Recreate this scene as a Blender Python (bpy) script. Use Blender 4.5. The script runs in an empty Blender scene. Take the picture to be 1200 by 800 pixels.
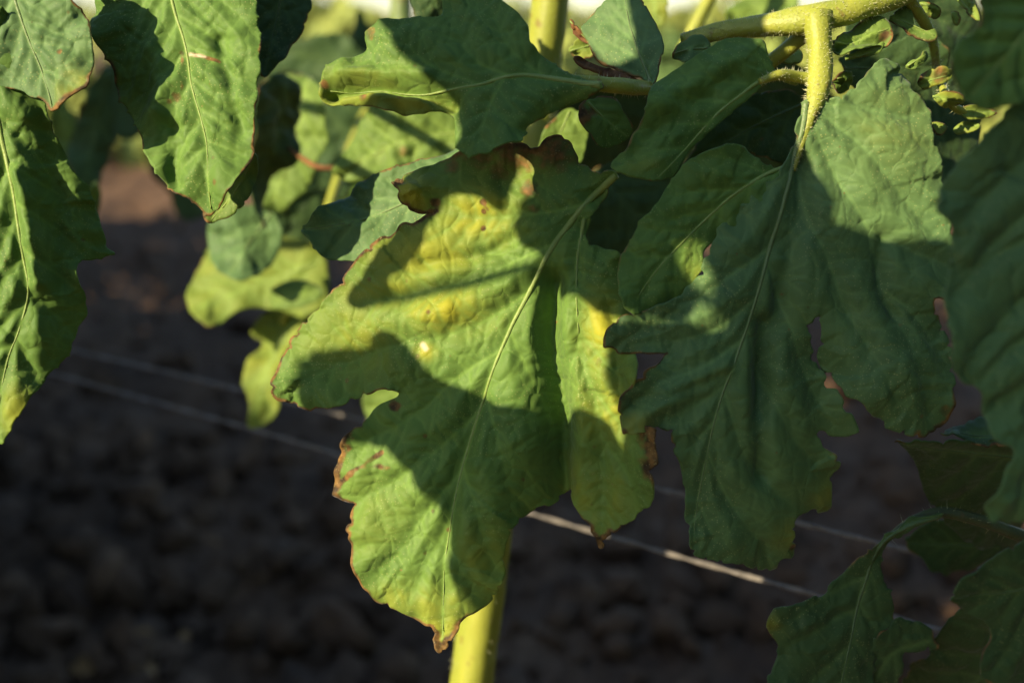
import bpy, math, random
import numpy as np
from mathutils import Vector, Matrix, kdtree
from mathutils.geometry import delaunay_2d_cdt

# ------------------------------------------------------------------ camera, sky, sun, exposure
CAM_H = 0.46                       # metres above the soil
TILT = math.radians(14.4)          # looking down
HFOV = math.radians(45.0)
F_PX = 600.0 / math.tan(HFOV / 2)  # focal length in pixels of a 1200 px wide picture
SUN_EL, SUN_AZ = math.radians(27.0), math.radians(52.0)   # azimuth: turned to the left from straight behind the camera
SUN = Vector((-math.sin(SUN_AZ) * math.cos(SUN_EL), -math.cos(SUN_AZ) * math.cos(SUN_EL), math.sin(SUN_EL)))
FOCUS = 0.25

sc = bpy.context.scene
COL = sc.collection
cam_data = bpy.data.cameras.new('camera')
cam_data.sensor_width = 36.0
cam_data.lens = 18.0 / math.tan(HFOV / 2)
cam_data.clip_start = 0.005
cam_data.clip_end = 3000
cam_data.dof.use_dof = True
cam_data.dof.focus_distance = FOCUS
cam_data.dof.aperture_fstop = 10.5
cam_data.dof.aperture_blades = 7
cam = bpy.data.objects.new('camera', cam_data)
COL.objects.link(cam)
cam.location = (0, 0, CAM_H)
cam.rotation_euler = (math.pi / 2 - TILT, 0, 0)
sc.camera = cam

world = bpy.data.worlds.new('World')
sc.world = world
world.use_nodes = True
wn, wl = world.node_tree.nodes, world.node_tree.links
wn.clear()
sky = wn.new('ShaderNodeTexSky')
sky.sky_type = 'NISHITA'
sky.sun_disc = False
sky.sun_elevation = SUN_EL
sky.sun_rotation = math.atan2(SUN.x, SUN.y)
sky.dust_density = 0.6
sky.ozone_density = 2.0
bg = wn.new('ShaderNodeBackground')
bg.inputs[1].default_value = 0.1
wo = wn.new('ShaderNodeOutputWorld')
wl.new(sky.outputs[0], bg.inputs[0])
wl.new(bg.outputs[0], wo.inputs[0])

sun_data = bpy.data.lights.new('sun', 'SUN')
sun_data.energy = 5.0
sun_data.angle = math.radians(0.55)
sun_data.color = (1.0, 0.81, 0.54)
sun = bpy.data.objects.new('sun', sun_data)
COL.objects.link(sun)
sun.rotation_euler = SUN.to_track_quat('Z', 'Y').to_euler()
sun.location = SUN * 3

sc.view_settings.view_transform = 'Standard'
sc.view_settings.look = 'None'
sc.view_settings.gamma = 1.0
sc.view_settings.exposure = 1.3
sc.view_settings.use_curve_mapping = False
sc.cycles.max_bounces = 5
sc.cycles.diffuse_bounces = 3
sc.cycles.glossy_bounces = 2
sc.cycles.transmission_bounces = 4

# ------------------------------------------------------------------ basic helpers
CAM = Vector((0, 0, CAM_H))
FWD = Vector((0, math.cos(TILT), -math.sin(TILT)))
UP = Vector((0, math.sin(TILT), math.cos(TILT)))
RIGHT = Vector((1, 0, 0))


def at(px, py, depth):
    """a world point seen at (px, py) of the 1200x800 photograph, depth metres ahead of the camera"""
    return CAM + FWD * depth + RIGHT * ((px - 600) / F_PX * depth) + UP * ((400 - py) / F_PX * depth)


def tag(o, label=None, cat=None, group=None, kind=None):
    if label: o['label'] = label
    if cat: o['category'] = cat
    if group: o['group'] = group
    if kind: o['kind'] = kind
    return o


def empty(name, loc):
    o = bpy.data.objects.new(name, None)
    o.empty_display_size = 0.02
    o.location = loc
    COL.objects.link(o)
    return o


def mesh_obj(name, verts, faces, mat, parent=None, smooth=True, matrix=None):
    me = bpy.data.meshes.new(name)
    me.from_pydata([tuple(v) for v in verts], [], faces)
    me.materials.append(mat)
    if smooth:
        me.polygons.foreach_set('use_smooth', [True] * len(me.polygons))
    me.update()
    o = bpy.data.objects.new(name, me)
    COL.objects.link(o)
    m = matrix or Matrix.Identity(4)
    if parent:
        o.parent = parent
        inv = Matrix.Translation(-abs_loc(parent))
        o.matrix_local = inv @ m
    else:
        o.matrix_local = m
    return o


def abs_loc(o):
    l = o.location.copy()
    while o.parent:
        o = o.parent
        l += o.location
    return l


def child_of(name, verts, faces, mat, parent):
    """a sub-part whose vertices are in the parent mesh's own coordinates"""
    me = bpy.data.meshes.new(name)
    me.from_pydata([tuple(v) for v in verts], [], faces)
    me.materials.append(mat)
    me.polygons.foreach_set('use_smooth', [True] * len(me.polygons))
    o = bpy.data.objects.new(name, me)
    COL.objects.link(o)
    o.parent = parent
    return o


# numpy value noise -------------------------------------------------------------
def _hash(ix, iy, seed):
    n = (ix.astype(np.int64) * 374761393 + iy.astype(np.int64) * 668265263 + seed * 1442695041) & 0xffffffff
    n = ((n ^ (n >> 13)) * 1274126177) & 0xffffffff
    n = n ^ (n >> 16)
    return (n & 0xffff) / 65535.0 * 2 - 1


def noise(x, y, seed=0):
    ix, iy = np.floor(x), np.floor(y)
    fx, fy = x - ix, y - iy
    fx = fx * fx * fx * (fx * (fx * 6 - 15) + 10); fy = fy * fy * fy * (fy * (fy * 6 - 15) + 10)
    a, b = _hash(ix, iy, seed), _hash(ix + 1, iy, seed)
    c, d = _hash(ix, iy + 1, seed), _hash(ix + 1, iy + 1, seed)
    return (a * (1 - fx) + b * fx) * (1 - fy) + (c * (1 - fx) + d * fx) * fy


def fbm(x, y, seed=0, oct=4):
    r = 0; a = 1.0; t = 0
    for k in range(oct):
        r = r + a * noise(x * 2 ** k, y * 2 ** k, seed + k * 17); t += a; a *= 0.5
    return r / t


def catmull(pts, step, closed):
    P = [np.array(p, float) for p in pts]
    n = len(P)
    out = []
    for i in range(n if closed else n - 1):
        if closed:
            p0, p1, p2, p3 = P[i - 1], P[i], P[(i + 1) % n], P[(i + 2) % n]
        else:
            p1, p2 = P[i], P[i + 1]
            p0 = P[i - 1] if i else 2 * p1 - p2
            p3 = P[i + 2] if i + 2 < n else 2 * p2 - p1
        L = np.linalg.norm(p2 - p1)
        m = max(1, int(round(L / step)))
        # tangents limited so that short spans do not overshoot
        t1 = (p2 - p0) * 0.5; t2 = (p3 - p1) * 0.5
        for t in (t1, t2):
            l = np.linalg.norm(t)
            if l > 1.1 * L: t *= 1.1 * L / l
        for k in range(m):
            u = k / m
            out.append((2*u**3-3*u**2+1)*p1 + (u**3-2*u**2+u)*t1 + (-2*u**3+3*u**2)*p2 + (u**3-u**2)*t2)
    if not closed: out.append(P[-1])
    return np.array(out)


def dist_poly(p, poly, closed=False):
    """distance of points p (N,2) to a polyline and the arc parameter 0..1 of the nearest place"""
    A = poly if closed else poly[:-1]
    B = np.roll(poly, -1, 0) if closed else poly[1:]
    d = B - A
    L2 = np.maximum((d ** 2).sum(1), 1e-9)
    seg = np.sqrt(L2); cum = np.concatenate([[0], np.cumsum(seg)])
    best = np.full(len(p), 1e18); par = np.zeros(len(p))
    for s in range(0, len(p), 4000):
        q = p[s:s + 4000]
        t = np.clip(((q[:, None, :] - A[None]) * d[None]).sum(2) / L2[None], 0, 1)
        c = A[None] + t[..., None] * d[None]
        dd = ((q[:, None, :] - c) ** 2).sum(2)
        k = dd.argmin(1); r = np.arange(len(q))
        best[s:s + 4000] = np.sqrt(dd[r, k]); par[s:s + 4000] = (cum[k] + t[r, k] * seg[k]) / cum[-1]
    return best, par


def inside(p, poly):
    A = poly; B = np.roll(poly, -1, 0)
    dy = B[:, 1] - A[:, 1]
    k = dy != 0
    A, B, dy = A[k], B[k], dy[k]
    sl = (B[:, 0] - A[:, 0]) / dy
    r = np.zeros(len(p), bool)
    # points sorted in bands of y so that only the edges crossing a band are tested
    order = np.argsort(p[:, 1])
    for s in range(0, len(p), 400):
        ix = order[s:s + 400]
        q = p[ix]
        y0, y1 = q[0, 1], q[-1, 1]
        e = (np.maximum(A[:, 1], B[:, 1]) >= y0) & (np.minimum(A[:, 1], B[:, 1]) <= y1)
        a, b, m = A[e], B[e], sl[e]
        y = q[:, 1:2]
        cr = ((a[None, :, 1] > y) != (b[None, :, 1] > y)) & (q[:, 0:1] < m[None] * (y - a[None, :, 1]) + a[None, :, 0])
        r[ix] = cr.sum(1) % 2 == 1
    return r


def dist_outline(p, O):
    kd = kdtree.KDTree(len(O))
    for i, q in enumerate(O): kd.insert((q[0], q[1], 0), i)
    kd.balance()
    R = [kd.find((q[0], q[1], 0)) for q in p]
    return np.array([r[2] for r in R]), np.array([r[1] for r in R]) / len(O)


# ------------------------------------------------------------------ materials
def new_mat(name):
    m = bpy.data.materials.new(name)
    m.use_nodes = True
    nt = m.node_tree
    nt.nodes.clear()
    return m, nt.nodes, nt.links


def N(nodes, kind, **kw):
    n = nodes.new(kind)
    for k, v in kw.items():
        setattr(n, k, v)
    return n


def mixc(nodes, links, fac, a, b):
    m = N(nodes, 'ShaderNodeMix', data_type='RGBA')
    for sock, v in ((m.inputs[0], fac), (m.inputs[6], a), (m.inputs[7], b)):
        if isinstance(v, (int, float)): sock.default_value = v
        elif isinstance(v, tuple): sock.default_value = v + (1,) if len(v) == 3 else v
        else: links.new(v, sock)
    return m.outputs[2]


def ramp(nodes, links, src, stops):
    r = N(nodes, 'ShaderNodeValToRGB')
    e = r.color_ramp.elements
    while len(e) < len(stops): e.new(0.5)
    for el, (p, c) in zip(e, stops):
        el.position = p
        el.color = (c, c, c, 1) if isinstance(c, (int, float)) else c + (1,)
    links.new(src, r.inputs[0])
    return r.outputs[0]


def math_node(nodes, links, op, a, b=None):
    m = N(nodes, 'ShaderNodeMath', operation=op)
    for i, v in enumerate((a, b)):
        if v is None: continue
        if isinstance(v, (int, float)): m.inputs[i].default_value = v
        else: links.new(v, m.inputs[i])
    return m.outputs[0]


def leaf_material(name, base, dark, yellow=(0.37, 0.36, 0.026), brown=(0.045, 0.030, 0.015), gloss=0.60, trans=0.20, bump=1.0, paleon=True):
    m, n, l = new_mat(name)
    tc = N(n, 'ShaderNodeTexCoord')
    at_ = N(n, 'ShaderNodeAttribute', attribute_name='tint')
    sep = N(n, 'ShaderNodeSeparateColor')
    l.new(at_.outputs['Color'], sep.inputs[0])
    # fine net of veins
    wob = N(n, 'ShaderNodeTexNoise'); wob.inputs['Scale'].default_value = 220; wob.inputs['Detail'].default_value = 1
    l.new(tc.outputs['Object'], wob.inputs['Vector'])
    off = N(n, 'ShaderNodeVectorMath', operation='MULTIPLY_ADD')
    l.new(wob.outputs['Color'], off.inputs[0]); off.inputs[1].default_value = (0.004, 0.004, 0.0); l.new(tc.outputs['Object'], off.inputs[2])
    vor = N(n, 'ShaderNodeTexVoronoi', feature='DISTANCE_TO_EDGE'); vor.inputs['Scale'].default_value = 210
    l.new(off.outputs[0], vor.inputs['Vector'])
    net = ramp(n, l, vor.outputs['Distance'], [(0.0, 0.0), (0.16, 0.8), (0.4, 1.0)])
    # mottling
    big = N(n, 'ShaderNodeTexNoise'); big.inputs['Scale'].default_value = 70; big.inputs['Detail'].default_value = 5; big.inputs['Roughness'].default_value = 0.6
    l.new(tc.outputs['Object'], big.inputs['Vector'])
    col = mixc(n, l, ramp(n, l, big.outputs[0], [(0.3, 0.0), (0.7, 1.0)]), base, dark)
    lite = tuple(min(1, c * 1.35 + 0.01) for c in base)
    col = mixc(n, l, math_node(n, l, 'MULTIPLY', math_node(n, l, 'SUBTRACT', 1.0, net), 0.16), col, lite)
    # chlorosis follows the tissue between the veins
    med = N(n, 'ShaderNodeTexNoise'); med.inputs['Scale'].default_value = 190; med.inputs['Detail'].default_value = 2
    l.new(tc.outputs['Object'], med.inputs['Vector'])
    yf = math_node(n, l, 'MULTIPLY', sep.outputs[0], ramp(n, l, med.outputs[0], [(0.25, 0.62), (0.65, 1.0)]))
    col = mixc(n, l, yf, col, yellow)
    # veins
    pale = tuple(min(1, c * 1.5 + d) for c, d in zip(base, (0.035, 0.045, 0.01)))
    col = mixc(n, l, math_node(n, l, 'MULTIPLY', sep.outputs[2], 0.75), col, pale)
    # dead tissue
    fine = N(n, 'ShaderNodeTexNoise'); fine.inputs['Scale'].default_value = 520; fine.inputs['Detail'].default_value = 2
    l.new(tc.outputs['Object'], fine.inputs['Vector'])
    bcol = mixc(n, l, ramp(n, l, fine.outputs[0], [(0.35, 0.0), (0.68, 1.0)]), brown, (0.20, 0.115, 0.035))
    bf = ramp(n, l, math_node(n, l, 'ADD', sep.outputs[1], math_node(n, l, 'MULTIPLY', math_node(n, l, 'SUBTRACT', fine.outputs[0], 0.5), 0.5)), [(0.30, 0.0), (0.62, 1.0)])
    col = mixc(n, l, bf, col, bcol)
    if paleon:
        col = mixc(n, l, at_.outputs['Alpha'], col, (0.55, 0.46, 0.30))
    # gland hairs: sparse pale specks
    dots = N(n, 'ShaderNodeTexVoronoi', feature='F1'); dots.inputs['Scale'].default_value = 1500
    l.new(tc.outputs['Object'], dots.inputs['Vector'])
    sp = math_node(n, l, 'LESS_THAN', dots.outputs['Distance'], 0.21)
    spm = ramp(n, l, big.outputs[0], [(0.42, 0.0), (0.62, 1.0)])
    sp = math_node(n, l, 'MULTIPLY', math_node(n, l, 'MULTIPLY', sp, spm), 0.38)
    col = mixc(n, l, sp, col, (0.42, 0.42, 0.16))
    # relief
    h = math_node(n, l, 'MULTIPLY', net, 0.62)
    h = math_node(n, l, 'ADD', h, math_node(n, l, 'MULTIPLY', fine.outputs[0], 0.30))
    h = math_node(n, l, 'ADD', h, math_node(n, l, 'MULTIPLY', med.outputs[0], 0.5))
    bp = N(n, 'ShaderNodeBump'); bp.inputs['Strength'].default_value = 0.75; bp.inputs['Distance'].default_value = 0.00027 * bump
    l.new(h, bp.inputs['Height'])
    pr = N(n, 'ShaderNodeBsdfPrincipled')
    l.new(col, pr.inputs['Base Color'])
    pr.inputs['Roughness'].default_value = gloss
    pr.inputs['Specular IOR Level'].default_value = 0.17
    pr.inputs['Sheen Weight'].default_value = 0.10
    pr.inputs['Sheen Roughness'].default_value = 0.4
    l.new(bp.outputs[0], pr.inputs['Normal'])
    tr = N(n, 'ShaderNodeBsdfTranslucent')
    tcol = mixc(n, l, 0.5, col, (0.30, 0.34, 0.02))
    l.new(tcol, tr.inputs['Color']); l.new(bp.outputs[0], tr.inputs['Normal'])
    mx = N(n, 'ShaderNodeMixShader'); mx.inputs[0].default_value = trans
    l.new(pr.outputs[0], mx.inputs[1]); l.new(tr.outputs[0], mx.inputs[2])
    out = N(n, 'ShaderNodeOutputMaterial')
    l.new(mx.outputs[0], out.inputs[0])
    return m


def stem_material(name, base, alt, spot=(0.13, 0.065, 0.025), spot_amount=0.55):
    m, n, l = new_mat(name)
    tc = N(n, 'ShaderNodeTexCoord')
    a = N(n, 'ShaderNodeTexNoise'); a.inputs['Scale'].default_value = 120; a.inputs['Detail'].default_value = 5
    mp = N(n, 'ShaderNodeMapping'); mp.inputs['Scale'].default_value = (2.2, 2.2, 0.10)
    l.new(tc.outputs['Object'], mp.inputs[0]); l.new(mp.outputs[0], a.inputs['Vector'])
    col = mixc(n, l, ramp(n, l, a.outputs[0], [(0.3, 0.0), (0.7, 1.0)]), base, alt)
    s = N(n, 'ShaderNodeTexNoise'); s.inputs['Scale'].default_value = 260; s.inputs['Detail'].default_value = 2
    l.new(tc.outputs['Object'], s.inputs['Vector'])
    col = mixc(n, l, math_node(n, l, 'MULTIPLY', ramp(n, l, s.outputs[0], [(0.66, 0.0), (0.72, 1.0)]), spot_amount), col, spot)
    f = N(n, 'ShaderNodeTexVoronoi'); f.inputs['Scale'].default_value = 1300
    l.new(tc.outputs['Object'], f.inputs['Vector'])
    bp = N(n, 'ShaderNodeBump'); bp.inputs['Strength'].default_value = 0.6; bp.inputs['Distance'].default_value = 0.00014
    l.new(f.outputs['Distance'], bp.inputs['Height'])
    pr = N(n, 'ShaderNodeBsdfPrincipled')
    l.new(col, pr.inputs['Base Color']); l.new(bp.outputs[0], pr.inputs['Normal'])
    pr.inputs['Roughness'].default_value = 0.5
    pr.inputs['Specular IOR Level'].default_value = 0.3
    pr.inputs['Subsurface Weight'].default_value = 0.25
    pr.inputs['Subsurface Radius'].default_value = (0.002, 0.0018, 0.0005)
    pr.inputs['Subsurface Scale'].default_value = 1.0
    out = N(n, 'ShaderNodeOutputMaterial'); l.new(pr.outputs[0], out.inputs[0])
    return m


def plain_material(name, c1, c2, scale, rough=0.8, bump=0.0):
    m, n, l = new_mat(name)
    tc = N(n, 'ShaderNodeTexCoord')
    a = N(n, 'ShaderNodeTexNoise'); a.inputs['Scale'].default_value = scale; a.inputs['Detail'].default_value = 6; a.inputs['Roughness'].default_value = 0.65
    l.new(tc.outputs['Object'], a.inputs['Vector'])
    col = mixc(n, l, ramp(n, l, a.outputs[0], [(0.3, 0.0), (0.7, 1.0)]), c1, c2)
    pr = N(n, 'ShaderNodeBsdfPrincipled'); pr.inputs['Roughness'].default_value = rough
    pr.inputs['Specular IOR Level'].default_value = 0.2
    l.new(col, pr.inputs['Base Color'])
    if bump:
        bp = N(n, 'ShaderNodeBump'); bp.inputs['Distance'].default_value = bump
        l.new(a.outputs[0], bp.inputs['Height']); l.new(bp.outputs[0], pr.inputs['Normal'])
    out = N(n, 'ShaderNodeOutputMaterial'); l.new(pr.outputs[0], out.inputs[0])
    return m


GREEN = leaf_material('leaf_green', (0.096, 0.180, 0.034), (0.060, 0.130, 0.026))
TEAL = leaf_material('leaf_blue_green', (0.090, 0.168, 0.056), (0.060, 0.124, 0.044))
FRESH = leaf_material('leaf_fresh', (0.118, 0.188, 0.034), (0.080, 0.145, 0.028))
SHADED = leaf_material('leaf_shaded', (0.046, 0.092, 0.030), (0.030, 0.064, 0.022))  # leaf green darkened: shade of the inner leaves put into the colour
SICK = leaf_material('leaf_yellowing', (0.104, 0.190, 0.036), (0.066, 0.142, 0.030), bump=1.1)
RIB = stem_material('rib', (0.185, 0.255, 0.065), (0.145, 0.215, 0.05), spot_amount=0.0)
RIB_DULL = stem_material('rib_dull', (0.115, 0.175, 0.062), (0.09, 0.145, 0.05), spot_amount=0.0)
RIB_SHADE = stem_material('rib_shade', (0.06, 0.105, 0.04), (0.045, 0.085, 0.03), spot_amount=0.0)  # ribs of the shaded leaves, darkened along with their blades
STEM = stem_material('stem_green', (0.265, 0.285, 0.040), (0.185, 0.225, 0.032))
STEM_SHADE = stem_material('stem_shade', (0.12, 0.17, 0.05), (0.09, 0.14, 0.04))  # duller copy of the stem green, shade put into the colour
STEM_DEEP_SHADE = stem_material('stem_deep_shade', (0.05, 0.07, 0.03), (0.035, 0.05, 0.02))  # darkest stem copy, deep shade put into the colour
DRY = plain_material('dry_leaf', (0.20, 0.10, 0.035), (0.07, 0.03, 0.015), 300, bump=0.0006)
DRY2 = plain_material('dry_tan', (0.34, 0.20, 0.07), (0.20, 0.11, 0.045), 200, bump=0.0006)
HAIR = plain_material('hair', (0.42, 0.44, 0.26), (0.36, 0.38, 0.2), 100, 0.5)
STRING = plain_material('string', (0.18, 0.168, 0.15), (0.085, 0.08, 0.072), 260, 0.7, 0.0006)
CABLE = plain_material('cable', (0.02, 0.02, 0.022), (0.03, 0.03, 0.03), 60, 0.55)

# ------------------------------------------------------------------ tubes
def frames(P):
    T = np.gradient(P, axis=0); T /= np.maximum(np.linalg.norm(T, axis=1), 1e-12)[:, None]
    u = np.cross(T[0], [0.3, 0.9, 0.2]); u /= np.linalg.norm(u)
    U = []
    for t in T:
        u = u - t * np.dot(u, t); u /= np.linalg.norm(u); U.append(u.copy())
    U = np.array(U); V = np.cross(T, U)
    return T, U, V


def tube_data(P, R, seg=14, lump=0.0, seed=0, ridge=0.0):
    P = np.asarray(P, float); R = np.asarray(R, float)
    T, U, V = frames(P)
    verts = []; faces = []
    a = np.linspace(0, 2 * math.pi, seg, endpoint=False)
    s = np.concatenate([[0], np.cumsum(np.linalg.norm(np.diff(P, axis=0), axis=1))])
    for i in range(len(P)):
        r = R[i] * (1 + ridge * np.cos(3 * a + 0.4) + lump * noise(s[i] * 260 + 0 * a, a * 1.3 + 3, seed))
        ring = P[i] + np.outer(np.cos(a) * r, U[i]) + np.outer(np.sin(a) * r, V[i])
        verts.extend(ring)
    m = len(P)
    for i in range(m - 1):
        for k in range(seg):
            k2 = (k + 1) % seg
            faces.append((i * seg + k, i * seg + k2, (i + 1) * seg + k2, (i + 1) * seg + k))
    verts.append(P[0]); verts.append(P[-1])
    c0, c1 = len(verts) - 2, len(verts) - 1
    for k in range(seg):
        k2 = (k + 1) % seg
        faces.append((c0, k2, k)); faces.append((c1, (m - 1) * seg + k, (m - 1) * seg + k2))
    return verts, faces


def stalk(plant, name, pts, radii, mat, seg=14, hairs=0, hair_len=0.0016, seed=1, lump=0.08, step=0.002, ridge=0.03, parent=None):
    """a tapered, slightly lumpy stalk through world points; radii at the points; hairs joined in one sub-part"""
    q = [np.append(np.array(p), r) for p, r in zip(pts, radii)]
    C = catmull(q, step, False)
    P, R = C[:, :3], C[:, 3]
    base = P[0].copy()
    v, f = tube_data(P - base, R, seg, lump, seed, ridge)
    o = mesh_obj(name, v, f, mat, plant, matrix=Matrix.Translation(Vector(base)))
    if hairs:
        rng = np.random.default_rng(seed)
        T, U, V = frames(P)
        hv, hf = [], []
        for k in range(hairs):
            i = rng.integers(0, len(P) - 1); t = rng.random()
            a = rng.random() * 2 * math.pi
            c = P[i] * (1 - t) + P[i + 1] * t - base
            d = U[i] * math.cos(a) + V[i] * math.sin(a)
            w = np.cross(T[i], d)
            L = hair_len * (0.35 + 0.9 * rng.random() ** 2)
            tip = c + d * (R[i] + L) + T[i] * rng.normal(0, 0.25 * L) + w * rng.normal(0, 0.25 * L)
            b = c + d * R[i] * 0.95
            r = 0.00006
            n0 = len(hv)
            hv += [b + T[i] * r, b - T[i] * r * 0.5 + w * r, b - T[i] * r * 0.5 - w * r, tip]
            hf += [(n0, n0 + 1, n0 + 3), (n0 + 1, n0 + 2, n0 + 3), (n0 + 2, n0, n0 + 3)]
        h = child_of('hairs', hv, hf, HAIR, o)
        h['kind'] = 'stuff'
    return o


# ------------------------------------------------------------------ leaflets
def leaflet(plant, outline, depth, midrib=None, tilt=(0, 0), mat=GREEN, res=2.6, seed=0, laterals=(), autolat=6,
            puff=0.9, puff_w=9, cup=0.0, droop=0.0, twist=0.0, wave=0.8, lump=1.0, creases=(), bumps=(),
            yellow=(), yellow_all=0.0, spots=(), brown_lines=(), edge=0.35, edge_zones=(), rib=1.6, rib2=(), shift=None, name='leaflet',
            pale=(), label=None, thick=0.00028, ragged=0.8, steps=(), crumple=0.45, finev=1.0):
    """outline, midrib, veins are given in pixels of the photograph, laid onto the leaf's own plane (depth metres away,
    turned by tilt degrees), so the blade has its real size; relief is added along the plane's normal, in millimetres"""
    O = catmull(outline, res, True)
    s = np.arange(len(O)) * res
    nx = np.roll(O, -1, 0) - np.roll(O, 1, 0)
    nx = np.stack([nx[:, 1], -nx[:, 0]], 1); nx /= np.maximum(np.linalg.norm(nx, axis=1), 1e-6)[:, None]
    tooth = noise(s / 17.0, s * 0 + 0.5, seed + 5)
    O = O + nx * (ragged * (1.2 - 3.0 * np.exp(-(tooth / 0.16) ** 2) + 0.8 * noise(s / 8.0, s * 0 + 0.5, seed + 9)))[:, None]
    lo, hi = O.min(0), O.max(0)
    rng = np.random.default_rng(seed + 100)
    gx, gy = np.meshgrid(np.arange(lo[0], hi[0], res), np.arange(lo[1], hi[1], res * 0.87))
    gx[1::2] += res / 2
    G = np.stack([gx.ravel(), gy.ravel()], 1) + rng.normal(0, res * 0.06, (gx.size, 2))
    G = G[inside(G, O)]
    d0, _ = dist_outline(G, O)
    G = G[d0 > res * 0.6]
    pts = [Vector(p) for p in np.concatenate([O, G])]
    nO = len(O)
    vv, _, ff, _, _, _ = delaunay_2d_cdt(pts, [], [list(range(nO))], 1, 1e-4)
    p = np.array([tuple(v) for v in vv])
    # --- plane
    c = O.mean(0)
    nrm = (-FWD).copy()
    nrm = Matrix.Rotation(math.radians(tilt[0]), 3, RIGHT) @ nrm          # + : the top leans towards the camera's back (faces down)
    nrm = Matrix.Rotation(math.radians(tilt[1]), 3, UP) @ nrm             # + : faces right
    P0 = at(c[0], c[1], depth)
    ax = (RIGHT - nrm * RIGHT.dot(nrm)).normalized()
    ay = nrm.cross(ax)
    def onplane(q):
        q = np.atleast_2d(q)
        D = np.array(FWD)[None] + np.outer((q[:, 0] - 600) / F_PX, np.array(RIGHT)) + np.outer((400 - q[:, 1]) / F_PX, np.array(UP))
        n_ = np.array(nrm)
        t = (np.array(P0 - CAM) @ n_) / (D @ n_)
        W = np.array(CAM)[None] + D * t[:, None] - np.array(P0)[None]
        return np.stack([W @ np.array(ax), W @ np.array(ay)], 1)
    ab = onplane(p)
    mm = 0.001
    Rpx = 0.5 * max(hi[0] - lo[0], hi[1] - lo[1])
    de, pe = dist_outline(p, O)
    if midrib is None:
        midrib = [outline[0], outline[len(outline) // 2]]
    M = catmull(midrib, 4, False)
    dm, pm = dist_poly(p, M)
    # --- lateral veins
    lats = [catmull(v, 4, False) for v in laterals]
    if autolat:
        T = np.gradient(M, axis=0); T /= np.linalg.norm(T, axis=1)[:, None]
        for k in range(autolat):
            for side in (-1, 1):
                i = int((0.10 + 0.78 * (k + 0.25 * (side > 0)) / autolat) * (len(M) - 1))
                th = side * math.radians(48 + 8 * rng.normal())
                dvec = np.array([T[i, 0] * math.cos(th) - T[i, 1] * math.sin(th), T[i, 0] * math.sin(th) + T[i, 1] * math.cos(th)])
                q = M[i].copy(); line = [q.copy()]
                for _ in range(80):
                    dvec = dvec + T[i] * 0.018 + rng.normal(0, 0.03, 2); dvec /= np.linalg.norm(dvec)
                    q = q + dvec * 5
                    if not inside(q[None], O)[0]: break
                    line.append(q.copy())
                if len(line) > 4: lats.append(np.array(line[:-1]))
    dl = np.full(len(p), 1e9); pl = np.zeros(len(p)); dl2 = np.full(len(p), 1e9)
    for L in lats:
        d_, p_ = dist_poly(p, L)
        k = d_ < dl
        dl[k] = d_[k]; pl[k] = p_[k]
    near = np.minimum(dm, dl)
    subs = []
    if finev and lats:
        allv = np.concatenate([M] + lats)
        for L in lats:
            if len(L) < 8: continue
            TL = np.gradient(L, axis=0); TL /= np.maximum(np.linalg.norm(TL, axis=1), 1e-6)[:, None]
            for n_i, i in enumerate(range(3, len(L) - 2, 4)):
                for side in ((-1, 1) if n_i % 2 else (1, -1)):
                    th = side * math.radians(58 + 12 * rng.normal())
                    dv = np.array([TL[i, 0] * math.cos(th) - TL[i, 1] * math.sin(th), TL[i, 0] * math.sin(th) + TL[i, 1] * math.cos(th)])
                    q = L[i].copy(); line = [q.copy()]
                    for k_ in range(14):
                        dv = dv + rng.normal(0, 0.16, 2) + TL[i] * 0.03; dv /= np.linalg.norm(dv)
                        q = q + dv * 3.5
                        if not inside(q[None], O)[0]: break
                        if k_ > 3 and ((allv - q) ** 2).sum(1).min() < 30: break
                        line.append(q.copy())
                    if len(line) > 4: subs.append(np.array(line))
    ds = np.full(len(p), 1e9)
    if subs:
        kd = kdtree.KDTree(sum(len(v) * 3 for v in subs)); c_ = 0
        for v in subs:
            for a_, b_ in zip(v[:-1], v[1:]):
                for f_ in (0, .33, .67):
                    q = a_ + (b_ - a_) * f_; kd.insert((q[0], q[1], 0), c_); c_ += 1
        kd.balance()
        ds = np.array([kd.find((q[0], q[1], 0))[2] for q in p])
    # --- relief, in mm
    inner = 1 - np.exp(-(de / 16.0) ** 2)
    u = (p - c) / Rpx
    def hgt(p, near, dm, de, pe, u, inner):
        h = puff * (near ** 2 / (near ** 2 + puff_w ** 2)) * (0.35 + 0.65 * inner)
        h = h + finev * 0.42 * (ds ** 2 / (ds ** 2 + 30.0)) * (0.3 + 0.7 * inner) * (1 - np.exp(-(dm / 10.0) ** 2))
        h = h + cup * (dm / Rpx) ** 2 + droop * (u[:, 1] ** 2) + twist * u[:, 0] * u[:, 1]
        h = h + lump * fbm(p[:, 0] / 95, p[:, 1] / 95, seed + 1, 3) + lump * 0.2 * fbm(p[:, 0] / 26, p[:, 1] / 26, seed + 2, 2)
        for (wl, am, sd) in ((46, 0.55, 61), (21, 0.26, 62)):
            nz = fbm(p[:, 0] / wl + 0.25 * noise(p[:, 1] / wl, p[:, 0] / wl, seed + sd + 5), p[:, 1] / (wl * 1.35), seed + sd, 3)
            h = h - (1 - 0.9 * np.exp(-(dm / 9.0) ** 2)) * crumple * am * np.exp(-(nz / 0.085) ** 2) * (0.5 + 0.5 * noise(p[:, 0] / 90, p[:, 1] / 90, seed + sd + 9)) * 1.4
        per = pe * len(O) * res
        h = h + wave * np.exp(-de / 22.0) * (noise(per / 48, per * 0, seed + 3) + 0.5 * noise(per / 19, per * 0, seed + 4)) * 1.3
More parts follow.
